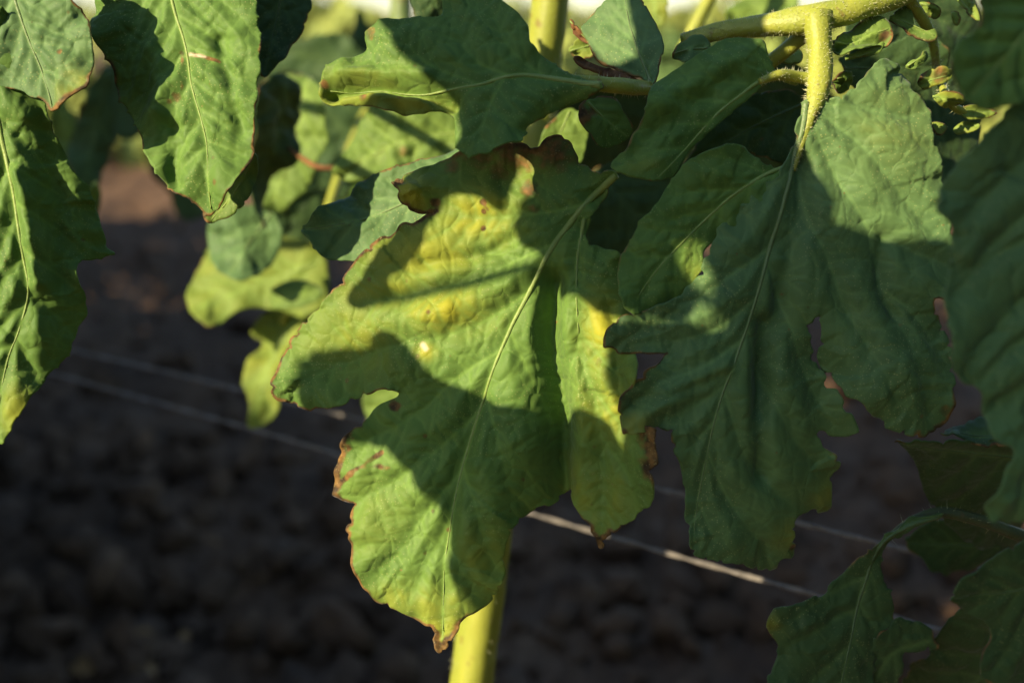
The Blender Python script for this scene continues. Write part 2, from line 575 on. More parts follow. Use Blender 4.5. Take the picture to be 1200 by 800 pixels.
        for (poly, amp, w) in creases:
            d_, _ = dist_poly(p, catmull(poly, 5, False))
            h = h + amp * np.exp(-(d_ / w) ** 2)
        for (bx, by, rx, ry, amp) in bumps:
            h = h + amp * np.exp(-((p[:, 0] - bx) / rx) ** 2 - ((p[:, 1] - by) / ry) ** 2)
        for st in steps:       # a hinge line: beyond it the blade bends; a second line may limit where
            def side(x0, y0, x1, y1):
                n_ = np.array([-(y1 - y0), x1 - x0], float); n_ /= np.linalg.norm(n_)
                return (p - np.array([x0, y0])) @ n_
            sft = 12.0
            dh = st[4] * sft * np.logaddexp(0, side(*st[:4]) / sft)
            if len(st) > 5:
                dh = dh / (1 + np.exp(-np.clip(side(*st[5:9]) / 14.0, -40, 40)))
            h = h + dh
        return h
    h = hgt(p, near, dm, de, pe, u, inner)
    h = h - np.median(h)
    verts = np.column_stack([ab, h * mm])
    # --- colour data
    yel = np.full(len(p), float(yellow_all))
    for (sx, sy, rx, ry, a) in yellow:
        yel = np.maximum(yel, a * np.exp(-((p[:, 0] - sx) / rx) ** 2 - ((p[:, 1] - sy) / ry) ** 2))
    yel = np.clip(yel * (1 + 0.45 * fbm(p[:, 0] / 30, p[:, 1] / 30, seed + 21, 3)), 0, 1)
    yel = yel * (1 - 0.55 * np.exp(-(near / 7.0) ** 2)) * (1 - 0.30 * np.exp(-(ds / 3.5) ** 2))
    bro = np.zeros(len(p))
    spots = list(spots) + [(*p[rng.integers(0, len(p))], rng.uniform(1.6, 3.4), rng.uniform(.4, .62)) for _ in range(int(len(p) / 1400))]
    per_ = pe * len(O) * res
    ew = edge * np.clip(0.35 + 1.5 * fbm(per_ / 45, pe * 0 + .5, seed + 31, 3), 0, 1.2) * np.exp(-de / (2.4 + 2.2 * noise(per_ / 23, pe * 0, seed + 32))) * 2.2
    for (zx, zy, zr, a, w) in edge_zones:
        ew = np.maximum(ew, a * np.exp(-((p[:, 0] - zx) ** 2 + (p[:, 1] - zy) ** 2) / zr ** 2) * np.exp(-de / (w * np.clip(0.95 + 1.1 * fbm(per_ / 28, pe * 0 + .5, seed + 33, 3), 0.25, 2.2))) * 1.7)
    bro = np.maximum(bro, ew)
    for (sx, sy, r, a) in spots:
        wob = 1 + 0.35 * noise(p[:, 0] / 6, p[:, 1] / 6, seed + 41)
        bro = np.maximum(bro, a * np.exp(-((((p[:, 0] - sx) ** 2 + (p[:, 1] - sy) ** 2) / r ** 2) * wob) ** 1.5))
    for (poly, a, w) in brown_lines:
        d_, _ = dist_poly(p, catmull(poly, 4, False))
        bro = np.maximum(bro, a * np.exp(-(d_ / w) ** 2) * (0.8 + 0.5 * noise(p[:, 0] / 7, p[:, 1] / 7, seed + 43)))
    vein = np.maximum(np.exp(-(dm / (3.2 * (1.1 - 0.75 * pm))) ** 2), 0.75 * np.exp(-(dl / 2.1) ** 2) * (1 - 0.7 * pl))
    vein = np.maximum(vein, 0.34 * np.exp(-(ds / 1.7) ** 2))
    pal = np.zeros(len(p))
    for (poly, w) in pale:
        d_, _ = dist_poly(p, catmull(poly, 3, False))
        pal = np.maximum(pal, np.exp(-(d_ / w) ** 4))
    tint = np.column_stack([yel, np.clip(bro, 0, 1), np.clip(vein, 0, 1), pal]).astype(np.float32)
    # --- object
    shift_v = SUN * shift if shift else Vector((0, 0, 0))
    mat4 = Matrix((ax.to_4d(), ay.to_4d(), nrm.to_4d(), (0, 0, 0, 1))).transposed()
    for r_ in range(3): mat4[3][r_] = 0.0
    mat4.translation = P0 + shift_v
    mat4[3][3] = 1.0
    faces = [tuple(f) for f in ff]
    a0, b0, c0 = faces[0][:3]
    e1, e2 = ab[b0] - ab[a0], ab[c0] - ab[a0]
    if e1[0] * e2[1] - e1[1] * e2[0] < 0:
        faces = [f[::-1] for f in faces]
    o = mesh_obj(name, verts, faces, mat, plant, matrix=mat4)
    ca = o.data.color_attributes.new('tint', 'FLOAT_COLOR', 'POINT')
    ca.data.foreach_set('color', tint.ravel())
    sm = o.modifiers.new('thickness', 'SOLIDIFY'); sm.thickness = thick; sm.offset = -1
    if label: o['label'] = label
    # --- ribs
    def add_rib(nm, line, r0, r1):
        idx = np.array([((p - q) ** 2).sum(1).argmin() for q in line])
        z = h[idx]
        z = np.convolve(np.pad(z, 3, mode='edge'), np.ones(7) / 7, 'valid')
        L3 = np.column_stack([onplane(line), z * mm - 0.3 * np.linspace(r0, r1, len(line)) * 0.000172 + 0.00003])
        rr = (r1 + (r0 - r1) * np.linspace(1, 0, len(line)) ** 1.6) * 0.000172
        v, f = tube_data(L3, rr, 8)
        child_of(nm, v, f, {SHADED: RIB_SHADE, TEAL: RIB_DULL}.get(mat, RIB), o)
    if rib:
        add_rib('midrib', M, rib * 1.9, 0.6)
    for L in rib2:
        add_rib('side_rib', catmull(L, 4, False), rib * 1.1, 0.6)
    o['_base'] = 0
    del o['_base']
    return o, (mat4 @ Vector((*onplane(np.array(midrib[0]))[0], 0)))

# ================================================================== THE SETTING
random.seed(4)
rng0 = np.random.default_rng(11)


def soil_material():
    m, n, l = new_mat('soil')
    tc = N(n, 'ShaderNodeTexCoord')
    a = N(n, 'ShaderNodeTexNoise'); a.inputs['Scale'].default_value = 9; a.inputs['Detail'].default_value = 8; a.inputs['Roughness'].default_value = 0.7
    b = N(n, 'ShaderNodeTexNoise'); b.inputs['Scale'].default_value = 75; b.inputs['Detail'].default_value = 6; b.inputs['Roughness'].default_value = 0.7
    for q in (a, b): l.new(tc.outputs['Object'], q.inputs['Vector'])
    col = mixc(n, l, ramp(n, l, a.outputs[0], [(0.3, 0.0), (0.7, 1.0)]), (0.085, 0.058, 0.040), (0.190, 0.112, 0.060))
    col = mixc(n, l, ramp(n, l, b.outputs[0], [(0.4, 0.0), (0.75, 0.6)]), col, (0.042, 0.033, 0.027))
    pr = N(n, 'ShaderNodeBsdfPrincipled'); pr.inputs['Roughness'].default_value = 0.95; pr.inputs['Specular IOR Level'].default_value = 0.1
    l.new(col, pr.inputs['Base Color'])
    bp = N(n, 'ShaderNodeBump'); bp.inputs['Distance'].default_value = 0.012; bp.inputs['Strength'].default_value = 0.8
    l.new(b.outputs[0], bp.inputs['Height']); l.new(bp.outputs[0], pr.inputs['Normal'])
    out = N(n, 'ShaderNodeOutputMaterial'); l.new(pr.outputs[0], out.inputs[0])
    return m


SOIL = soil_material()


def axis_coords(lo, hi, step, far, growth=1.22):
    c = list(np.arange(lo, hi + 1e-6, step))
    s = step; x = hi
    while x < far:
        s *= growth; x += s; c.append(x)
    s = step; x = lo
    while x > -far:
        s *= growth; x -= s; c.insert(0, x)
    return np.array(c)


def ground_z(x, y):
    fade = 1 / (1 + np.hypot(x, y - 1.5) / 6)
    z = 0.030 * fbm(x * 2.2, y * 2.2, 3, 3) + 0.020 * fbm(x * 11, y * 11, 5, 3)
    clod = np.abs(fbm(x * 24, y * 24, 8, 3))
    z = z + 0.040 * clod * fade
    return z * np.minimum(1, 0.25 + fade) - 0.005


gx_, gy_ = axis_coords(-1.3, 1.3, 0.014, 1500), axis_coords(0.4, 3.0, 0.014, 1500)
X, Y = np.meshgrid(gx_, gy_)
Z = ground_z(X.ravel(), Y.ravel())
nx_, ny_ = len(gx_), len(gy_)
idx = np.arange(nx_ * ny_).reshape(ny_, nx_)
fc = np.stack([idx[:-1, :-1], idx[:-1, 1:], idx[1:, 1:], idx[1:, :-1]], -1).reshape(-1, 4)
ground = mesh_obj('ground', np.column_stack([X.ravel(), Y.ravel(), Z]).tolist(), [tuple(q) for q in fc.tolist()], SOIL)
tag(ground, 'bare dark brown tilled soil of the tomato bed', 'ground', kind='structure')


def ico(sub=1):
    import bmesh
    bm = bmesh.new(); bmesh.ops.create_icosphere(bm, subdivisions=sub, radius=1)
    v = np.array([tuple(q.co) for q in bm.verts]); f = [tuple(q.index for q in k.verts) for k in bm.faces]
    bm.free()
    return v, f


def clod_shape(v, r, seed):
    rg = np.random.default_rng(seed)
    ax = rg.uniform(0.45, 1.3, 3)
    n = 1 + 0.50 * noise(v[:, 0] * 1.6 + seed, v[:, 1] * 1.6 + v[:, 2] * 1.3, seed) + 0.34 * noise(v[:, 0] * 3.4 + 7, v[:, 2] * 3.4 + v[:, 1] * 2.6, seed + 2) + 0.2 * noise(v[:, 1] * 6.5, v[:, 2] * 6.5 + v[:, 0] * 5, seed + 3)
    q = v * n[:, None] * ax[None] * r
    a = rg.uniform(0, 6.28); ca, sa = math.cos(a), math.sin(a)
    return np.column_stack([q[:, 0] * ca - q[:, 1] * sa, q[:, 0] * sa + q[:, 1] * ca, q[:, 2]])


iv, if_ = ico(1)
V_, F_ = [], []
for k in range(2600):
    y = 0.55 + 2.6 * rng0.random() ** 1.5
    x = rng0.uniform(-0.62, 0.62) * (y + 0.25)
    r = 0.004 + 0.022 * rng0.random() ** 4
    q = clod_shape(iv, r, 200 + k) + np.array([x, y, float(ground_z(np.array([x]), np.array([y]))[0]) + r * 0.3])
    b = len(V_); V_.extend(q.tolist()); F_ += [tuple(i + b for i in f) for f in if_]
iv2, if2 = ico(2)
for k in range(620):
    y = rng0.uniform(0.66, 1.30); x = rng0.uniform(-0.62, 0.40) * (y + 0.1)
    r = 0.004 + 0.017 * rng0.random() ** 2.0
    q = clod_shape(iv2, r, 5200 + k) + np.array([x, y, float(ground_z(np.array([x]), np.array([y]))[0]) + r * rng0.uniform(-0.2, 0.8)])
    b = len(V_); V_.extend(q.tolist()); F_ += [tuple(i + b for i in f) for f in if2]
crumbs = mesh_obj('soil_crumbs', V_, F_, SOIL)
tag(crumbs, 'small dark soil crumbs scattered over the tilled bed', 'soil', kind='stuff')
iv2, if2 = ico(2)
for k, (px, py, r) in enumerate([(40, 722, .024), (250, 684, .020), (150, 690, .017), (300, 655, .016), (205, 640, .022), (95, 650, .018), (165, 770, .020),
                                 (320, 720, .017), (70, 785, .018), (235, 615, .020), (360, 690, .014), (285, 745, .018), (655, 720, .018), (720, 760, .020), (840, 720, .018)]):
    d = (at(px, py, 1.0) - CAM); t = -CAM_H / d.z; w = CAM + d * t
    o = mesh_obj('soil_clod', clod_shape(iv2, r, 900 + k).tolist(), if2, SOIL, matrix=Matrix.Translation((w.x, w.y, float(ground_z(np.array([w.x]), np.array([w.y]))[0]) + r * 0.35)))
    tag(o, 'lumpy dark soil clod lying on the shaded bed', 'soil clod', 'soil clods on the bed')

# dry leaf bits fallen on the soil
for k, (px, py, sz) in enumerate([(165, 790, .022), (100, 788, .018), (160, 735, .016), (185, 757, .011), (215, 730, .009), (250, 665, .010), (300, 672, .010)]):
    d = (at(px, py, 1.0) - CAM); t = -CAM_H / d.z; w = CAM + d * t
    rg = np.random.default_rng(700 + k)
    n_ = 9
    V, F = [], []
    for i in range(n_):
        u = i / (n_ - 1)
        for j in range(5):
            v = (j - 2) / 2
            wd = math.sin(math.pi * min(1, u * 0.92 + 0.06)) * 0.42 * (1 + 0.2 * rg.normal())
            V.append(((u - .5) * sz * 1.6, v * wd * sz, sz * (0.35 * v * v * wd + 0.25 * (u - .5) ** 2 + 0.05 * rg.normal())))
    for i in range(n_ - 1):
        for j in range(4):
            F.append((i * 5 + j, (i + 1) * 5 + j, (i + 1) * 5 + j + 1, i * 5 + j + 1))
    o = mesh_obj('dead_leaf', V, F, DRY2, matrix=Matrix.Translation((w.x, w.y, float(ground_z(np.array([w.x]), np.array([w.y]))[0]) + .012)) @ Matrix.Rotation(rg.uniform(0, 6), 4, 'Z') @ Matrix.Rotation(0.5, 4, 'X'))
    sm = o.modifiers.new('thickness', 'SOLIDIFY'); sm.thickness = 0.0004
    tag(o, 'small curled tan dead leaf bit lying on dark soil', 'dead leaf', 'dead leaf bits on the bed')

# ------------------------------------------------------------------ bushy plants beside and beyond (their leaves are too many to count)
LEAF_T = []
for (bx, ang, sc_) in [(0.62, 0, 1.0), (0.46, 55, 0.8), (0.46, -55, 0.8), (0.2, 70, 0.62), (0.2, -70, 0.62)]:
    LEAF_T.append((bx, math.radians(ang), sc_))


def foliage_mesh(plant, height, spread, count, leaf_len, seed, mat, z0=0.10):
    rg = np.random.default_rng(seed)
    V, F = [], []
    prof = [(0.0, 0.05), (0.18, 0.34), (0.42, 0.40), (0.62, 0.30), (0.80, 0.22), (1.0, 0.0)]
    for k in range(count):
        zz = z0 + (height - z0) * rg.random() ** 0.8
        yaw = rg.uniform(0, 2 * math.pi)
        rr = spread * (0.15 + 0.85 * rg.random()) * (0.6 + 0.6 * math.sin(math.pi * min(1, zz / height * 0.9)))
        org = np.array([math.cos(yaw) * rr * 0.6, math.sin(yaw) * rr * 0.6, zz])
        yaw2 = yaw + rg.normal(0, 0.5); pitch = rg.normal(-0.75, 0.35); roll = rg.normal(0, 0.5)
        R = np.array(Matrix.Rotation(yaw2, 3, 'Z') @ Matrix.Rotation(-pitch, 3, 'Y') @ Matrix.Rotation(roll, 3, 'X'))
        Ls = leaf_len * rg.uniform(0.7, 1.25)
        for (bx, an, s) in LEAF_T:
            ca, sa = math.cos(an), math.sin(an)
            L = 0.42 * Ls * s
            b = len(V)
            tw = rg.normal(0, 0.25)
            for (t, w) in prof:
                for sg in (-1, 0, 1):
                    lx, ly = t * L, sg * w * L * rg.uniform(0.8, 1.15)
                    lz = -0.30 * t * t * L + (0.10 * L * abs(sg)) * (w > 0) + sg * tw * w * L
                    q = np.array([bx * Ls + lx * ca - ly * sa, lx * sa + ly * ca, lz])
                    V.append((org + R @ q).tolist())
            for i in range(len(prof) - 1):
                for j in range(2):
                    F.append((b + i * 3 + j, b + (i + 1) * 3 + j, b + (i + 1) * 3 + j + 1, b + i * 3 + j + 1))
    o = child_of('foliage', V, F, mat, plant)
    o['kind'] = 'stuff'
    return o


def bush(loc, height, spread, count, leaf_len, seed, mat, label, group):
    p = empty('tomato_plant', loc)
    tag(p, label, 'plant', group)
    b = Vector(loc)
    stalk(p, 'stem', [b + Vector((0, 0, -0.02)), b + Vector((0.02, 0.01, height * 0.5)), b + Vector((0.0, 0.02, height * 0.95))], [0.007, 0.006, 0.003], STEM_SHADE, seg=8, step=0.03)
    foliage_mesh(p, height, spread, count, leaf_len, seed, mat)
    return p


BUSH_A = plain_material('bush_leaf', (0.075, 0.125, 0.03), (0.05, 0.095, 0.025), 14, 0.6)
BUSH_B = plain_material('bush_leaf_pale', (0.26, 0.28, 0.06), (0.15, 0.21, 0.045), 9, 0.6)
# row added out of view on the left to keep the bed in shade
for k, (x, y, h, s) in enumerate([(-0.72, 0.42, 0.95, 0.26), (-0.80, 0.80, 1.0, 0.26), (-0.90, 1.12, 1.0, 0.24), (-0.82, 0.12, 0.85, 0.22), (-0.82, 0.58, 0.70, 0.2), (-0.86, 0.30, 0.80, 0.18), (-0.92, 0.90, 0.66, 0.2), (-1.25, 0.75, 1.1, 0.3), (-1.12, 1.45, 1.0, 0.24), (-1.32, 1.85, 1.0, 0.24), (-1.55, 2.3, 0.62, 0.24)]):
    bush((x, y, 0), h, s, 210, 0.20, 300 + k, BUSH_A, 'bushy unseen tomato plant added to shade the bare bed', 'unseen tomato plants added to shade the bed')
# unseen row added behind and right of the camera to cut sky light
for k, (x, y, h, s) in enumerate([(0.30, -0.55, 1.05, 0.26), (0.75, -0.25, 1.1, 0.28), (0.72, 0.25, 1.05, 0.26), (0.92, 0.75, 1.0, 0.26), (-0.1, -0.85, 1.0, 0.26)]):
    bush((x, y, 0), h, s, 150, 0.20, 340 + k, BUSH_A, 'bushy unseen tomato plant added to cut the sky light', 'unseen tomato plants added to cut sky light')
# the far row in the sun
for k, (x, y, h) in enumerate([(-2.6, 4.2, .42), (-1.9, 4.6, .50), (-1.35, 4.3, .38), (-0.85, 4.9, .44), (-0.35, 4.4, .36), (0.15, 4.8, .48), (0.6, 4.2, .46), (1.1, 4.6, .5), (1.6, 4.3, .48), (2.2, 4.7, .5),
                               (-2.0, 7.5, .55), (-1.0, 7.8, .6), (0.1, 7.4, .5), (1.2, 7.7, .6)]):
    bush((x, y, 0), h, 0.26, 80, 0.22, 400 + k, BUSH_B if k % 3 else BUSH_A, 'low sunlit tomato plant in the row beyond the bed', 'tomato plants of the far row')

# a far hedge that closes the field
hedge = empty('far_hedge', (0, 34, 0))
tag(hedge, 'long hazy hedge closing the field at the horizon', 'hedge', kind='stuff')
foliage_mesh(hedge, 1.3, 1.0, 10, 0.6, 77, BUSH_B)
V, F = [], []
rg = np.random.default_rng(5)
for k in range(5000):
    c = np.array([rg.uniform(-26, 26), rg.uniform(-1.2, 1.2), 0])
    c[2] = rg.random() * (0.9 + 0.5 * float(fbm(np.array([c[0] / 3]), np.array([0.3]), 4, 3)[0]))
    b = len(V)
    q = rg.normal(0, 0.16, (4, 3)) + c
    V += q.tolist(); F += [(b, b + 1, b + 2), (b, b + 2, b + 3)]
h2 = child_of('foliage', V, F, BUSH_B, hedge); h2['kind'] = 'stuff'

# ================================================================== TRELLIS STRINGS
def string_thing(name, a, b, r, mat, label, cat, group=None, sag=0.004, seed=0):
    a, b = Vector(a), Vector(b)
    n = 60
    pts = []
    for i in range(n + 1):
        t = i / n
        q = a.lerp(b, t); q.z -= sag * 4 * t * (1 - t)
        q.z += 0.0006 * math.sin(9 * t + seed) + 0.0004 * math.sin(23 * t + 2 * seed)
        pts.append(np.array(q - a))
    P = np.array(pts)
    T, U, W = frames(P)
    # two twisted strands
    V, F = [], []
    fine = catmull([tuple(q) for q in P], 0.004, False)
    T, U, W = frames(fine)
    for s in (0, math.pi):
        ph = np.arange(len(fine)) * 0.9 + s
        Q = fine + (np.cos(ph)[:, None] * U + np.sin(ph)[:, None] * W) * r * 0.5
        v, f = tube_data(Q, np.full(len(Q), r * 0.62), 6)
        o0 = len(V); V += [list(x) for x in v]; F += [tuple(i + o0 for i in k) for k in f]
    o = mesh_obj(name, V, F, mat, matrix=Matrix.Translation(a))
    return tag(o, label, cat, group)


def level_pt(px, py, z):
    d = at(px, py, 1.0) - CAM
    return CAM + d * ((z - CAM_H) / d.z)


def extend(a, b, e0, e1):
    d = b - a
    return a - d * e0, b + d * e1


a, b = extend(level_pt(78, 405, CAM_H - 0.140), level_pt(1020, 634, CAM_H - 0.140), 1.2, 0.4)
string_thing('trellis_string', a, b, 0.00068, STRING, 'upper of two pale trellis strings behind the yellowing leaf', 'string', 'trellis strings', sag=0.001, seed=1)
a, b = extend(level_pt(62, 435, CAM_H - 0.152), level_pt(955, 693, CAM_H - 0.152), 1.2, 0.4)
string_thing('trellis_string', a, b, 0.00068, STRING, 'lower of two pale trellis strings behind the yellowing leaf', 'string', 'trellis strings', sag=0.001, seed=3)
a, b = at(120, 108, 0.62), at(1150, 182, 0.40)
string_thing('trellis_cable', a, b, 0.0016, CABLE, 'dark trellis cable passing behind the upper leaves', 'cable', sag=0.002, seed=5)

# ================================================================== THE TOMATO PLANT IN FOCUS
def gpt(x, y):
    return Vector((x, y, 0))


def ground_at(px, py):
    d = at(px, py, 1.0) - CAM
    return CAM + d * (-CAM_H / d.z)


base = Vector((at(553, 800, 0.36).x - 0.03, at(553, 800, 0.36).y + 0.01, -0.01))
hero = empty('tomato_plant', base)
tag(hero, 'tomato plant with yellowing brown-edged leaf and thick hairy sunlit stem', 'plant')
stalk(hero, 'stem', [base, at(549, 900, 0.355), at(553, 800, 0.35), at(568, 690, 0.345), at(590, 500, 0.34), at(615, 280, 0.335), at(634, 100, 0.33), at(645, 0, 0.325), at(655, -120, 0.32)],
      [.0066, .0062, .0060, .0058, .0055, .0052, .0050, .0048, .0044], STEM, seg=28, hairs=2600, hair_len=0.0022, seed=2, lump=0.05, ridge=0.05)

main_out = [(463, 213), (476, 205), (489, 199), (512, 190), (536, 180), (556, 178), (580, 170), (604, 166), (624, 172), (640, 160), (664, 160), (678, 186), (700, 199), (722, 207),
            (704, 232), (690, 256), (683, 274), (689, 283), (710, 289), (726, 297), (735, 330), (738, 370), (746, 415), (748, 442), (735, 470), (740, 495), (771, 504), (768, 520), (771, 540), (763, 549),
            (765, 569), (760, 592), (742, 608), (713, 627), (701, 636), (696, 648), (691, 634), (683, 624), (667, 598), (655, 580), (639, 595), (617, 600), (605, 609), (596, 619), (588, 637), (586, 655), (585, 672),
            (580, 691), (567, 709), (549, 723), (530, 744), (521, 759), (516, 765), (510, 758), (502, 738), (489, 729), (467, 716), (439, 703), (428, 684), (417, 659), (413, 634), (408, 622), (413, 603), (412, 590),
            (399, 585), (388, 580), (388, 572), (391, 552), (397, 535), (407, 516), (417, 505), (432, 490), (447, 476), (464, 468), (470, 460), (462, 455), (444, 456), (420, 466), (400, 475), (377, 481), (352, 476), (328, 466),
            (325, 446), (335, 412), (347, 390), (365, 371), (385, 350), (400, 335), (427, 302), (460, 272), (495, 255), (510, 247), (497, 249), (480, 246), (470, 232), (469, 222)]
leaflet(hero, main_out, 0.250, midrib=[(722, 205), (690, 232), (655, 277), (638, 305), (618, 345), (598, 385), (570, 455), (545, 530), (530, 590), (519, 665), (516, 752)],
        tilt=(-2, -12), mat=SICK, res=2.3, seed=1, autolat=0,
        laterals=[[(683, 255), (676, 300), (675, 345), (677, 390), (684, 430), (698, 480), (703, 540), (698, 635)],
                  [(650, 285), (600, 308), (548, 330), (490, 345), (430, 355)], [(683, 240), (630, 250), (570, 255), (530, 250)],
                  [(622, 340), (570, 375), (520, 395), (450, 410), (370, 440)], [(588, 410), (540, 440), (500, 475), (465, 500), (420, 520)],
                  [(562, 480), (520, 520), (470, 560), (415, 590)], [(540, 550), (500, 600), (462, 655), (435, 680)], [(528, 605), (500, 660), (480, 705)],
                  [(598, 390), (620, 440), (640, 500), (640, 570)], [(568, 460), (585, 520), (600, 590)], [(540, 545), (560, 600), (575, 670)], [(524, 640), (545, 680), (555, 710)],
                  [(677, 390), (705, 420), (735, 450)], [(690, 450), (720, 490), (755, 520)], [(700, 510), (725, 545), (750, 580)], [(678, 400), (662, 450), (660, 520)], [(650, 290), (640, 340), (640, 380)]],
        puff=1.5, puff_w=13, cup=1.0, droop=-2.0, lump=1.8, wave=1.6,
        creases=[([(648, 330), (642, 400), (650, 470), (652, 580)], -5.5, 14), ([(672, 350), (668, 420), (680, 520)], 1.6, 18), ([(610, 275), (560, 300), (500, 310)], -1.6, 9),
                 ([(615, 320), (560, 350), (500, 372)], 1.2, 14), ([(560, 470), (535, 560), (520, 640)], -1.6, 14), ([(715, 360), (724, 420), (728, 470)], -1.5, 8)],
        bumps=[(489, 228, 18, 18, 2.6), (400, 420, 60, 45, -2.0), (440, 640, 45, 60, 1.0), (600, 200, 80, 28, -2.5), (555, 690, 40, 40, -2.0)],
        steps=[(560, 720, 622, 420, -0.15, 560, 395, 700, 395), (657, 620, 650, 330, 0.27, 560, 395, 700, 395), (530, 720, 610, 420, -0.03)],
        yellow=[(500, 300, 60, 32, .60), (565, 255, 42, 28, .90), (525, 362, 50, 28, .75), (420, 400, 60, 45, .35), (450, 345, 50, 22, .5), (702, 395, 22, 44, .95), (715, 480, 36, 55, .66), (690, 590, 50, 50, .45), (440, 600, 45, 50, .15),
                (490, 708, 70, 26, .45), (565, 660, 30, 50, .4), (520, 745, 40, 25, .7), (488, 230, 22, 22, .7), (600, 190, 60, 30, .25), (500, 410, 14, 11, .75)],
        spots=[(560, 180, 24, .55), (605, 178, 32, .58), (648, 178, 28, .6), (585, 200, 16, .5), (620, 222, 14, .6), (530, 195, 14, .5), (625, 245, 9, .45), (567, 237, 5, .8), (567, 248, 4, .8), (567, 268, 4, .75), (468, 214, 8, .8), (511, 238, 6, .8),
               (500, 407, 4.5, .30), (500, 511, 4, .55), (408, 446, 4, .5), (437, 328, 4, .5), (492, 417, 5, .5), (507, 599, 4, .6), (523, 622, 4, .6), (498, 648, 4, .5), (463, 476, 8, .8), (770, 520, 12, .8), (696, 644, 9, .9), (516, 760, 10, .8), (556, 420, 4, .4), (480, 330, 4, .4), (700, 425, 8, .42)],
        pale=[([(498, 404), (502, 409)], 3.2)], brown_lines=[([(391, 572), (418, 552), (449, 530)], .95, 4.6), ([(420, 550), (440, 545), (458, 548)], .7, 4.5), ([(393, 560), (405, 535), (415, 515)], .8, 4.5), ([(560, 232), (572, 246)], .5, 3)],
        edge=0.26, edge_zones=[(405, 545, 50, 1.0, 8), (400, 600, 60, .95, 5), (335, 440, 70, .85, 2.6), (450, 285, 90, .9, 2.6), (510, 750, 40, .95, 7), (698, 640, 40, .9, 6), (768, 528, 34, 1.0, 13), (600, 165, 90, .7, 9), (500, 248, 30, 1, 4), (425, 660, 60, .8, 2.6)],
        rib=2.5, rib2=[[(683, 255), (676, 300), (675, 345), (677, 390)]], ragged=1.5, crumple=0.35, label='large yellowing leaflet with brown scorched edge and mottled patches')

# the leaf above it, pointing left
top_out = [(704, 95), (671, 84), (651, 71), (624, 54), (620, 34), (604, 13), (587, 0), (570, -16), (540, -20), (518, -8), (516, 18), (496, 22), (462, 27), (436, 33), (427, 44), (428, 57), (411, 62), (381, 74), (371, 91), (369, 105),
           (394, 113), (435, 123), (475, 131), (502, 131), (526, 125), (531, 142), (533, 169), (550, 182), (567, 179), (587, 174), (610, 165), (616, 148), (634, 132), (658, 116), (690, 108), (706, 103)]
leaflet(hero, top_out, 0.238, midrib=[(704, 98), (660, 91), (620, 86), (590, 90), (556, 99), (500, 105), (440, 98), (380, 95)], tilt=(-16, -6), mat=GREEN, seed=2, autolat=0, res=2.4,
        laterals=[[(690, 100), (655, 113), (625, 135), (605, 160)], [(640, 88), (600, 60), (575, 10)], [(600, 90), (555, 68), (530, 20)], [(560, 98), (500, 75), (460, 35)], [(500, 105), (450, 85), (430, 60)], [(590, 92), (570, 130), (560, 175)], [(556, 100), (540, 115), (535, 130)]],
        puff=1.2, puff_w=14, lump=1.3, wave=1.4, cup=0.5,
        creases=[([(530, 118), (490, 108), (440, 100), (385, 100)], -3.0, 8), ([(400, 84), (440, 86), (500, 92)], 1.6, 9), ([(500, 120), (450, 113), (400, 108)], 1.5, 7), ([(700, 108), (650, 122), (615, 150)], -2.0, 7)],
        bumps=[(460, 50, 40, 20, 1.5)], steps=[(427, 40, 545, 185, -0.04)], yellow=[(420, 105, 60, 22, .55), (490, 118, 50, 16, .6)], spots=[(425, 111, 6, .6), (470, 113, 5, .6), (376, 92, 5, .7), (434, 42, 10, .5)], edge=0.25, rib=2.2)
stalk(hero, 'petiole', [at(668, 93, 0.239), at(705, 99, 0.240), at(735, 102, 0.244), at(760, 104, 0.252), at(800, 112, 0.262), at(870, 95, 0.266), at(945, 40, 0.256)], [.0009, .0015, .0016, .0015, .0015, .0016, .0016], STEM, hairs=260, hair_len=.0011, seed=5, step=.0012)

# the pale leaf by the node
leaflet(hero, [(765, 103), (750, 92), (717, 81), (700, 71), (690, 52), (682, 35), (685, 27), (700, 10), (714, -6), (735, -14), (750, -2), (762, 18), (776, 45), (778, 62), (775, 80)], 0.256,
        midrib=[(765, 100), (752, 70), (738, 30), (730, -10)], tilt=(-10, -22), mat=TEAL, seed=3, autolat=4, puff=.6, lump=.9, edge=.45, edge_zones=[(715, 82, 40, .9, 3)], rib=1.4)
leaflet(hero, [(757, 100), (735, 88), (710, 80), (690, 72), (674, 66), (678, 74), (700, 86), (725, 95), (750, 103)], 0.252, midrib=[(757, 101), (715, 85), (676, 68)], tilt=(20, 0), mat=DRY, seed=4, autolat=0, lump=1.6, wave=1.6, rib=0, edge=.9, name='dried_leaflet', label='shrivelled brown dead leaflet on the leaf stalk')
leaflet(hero, [(690, 117), (705, 113), (722, 116), (733, 131), (743, 150), (735, 165), (717, 172), (700, 170), (686, 151), (677, 137), (680, 124)], 0.252, midrib=[(690, 120), (712, 142), (735, 160)], tilt=(10, 10), mat=GREEN, seed=5, autolat=3,
        spots=[(682, 136, 12, .8), (695, 130, 9, .6)], edge=.5, lump=1.0, rib=1.0)
leaflet(hero, [(788, 66), (790, 57), (807, 44), (820, 40), (832, 50), (828, 64), (810, 74)], 0.254, midrib=[(830, 55), (808, 58), (790, 64)], tilt=(-10, 0), mat=TEAL, seed=6, autolat=2, lump=.8, rib=.8)
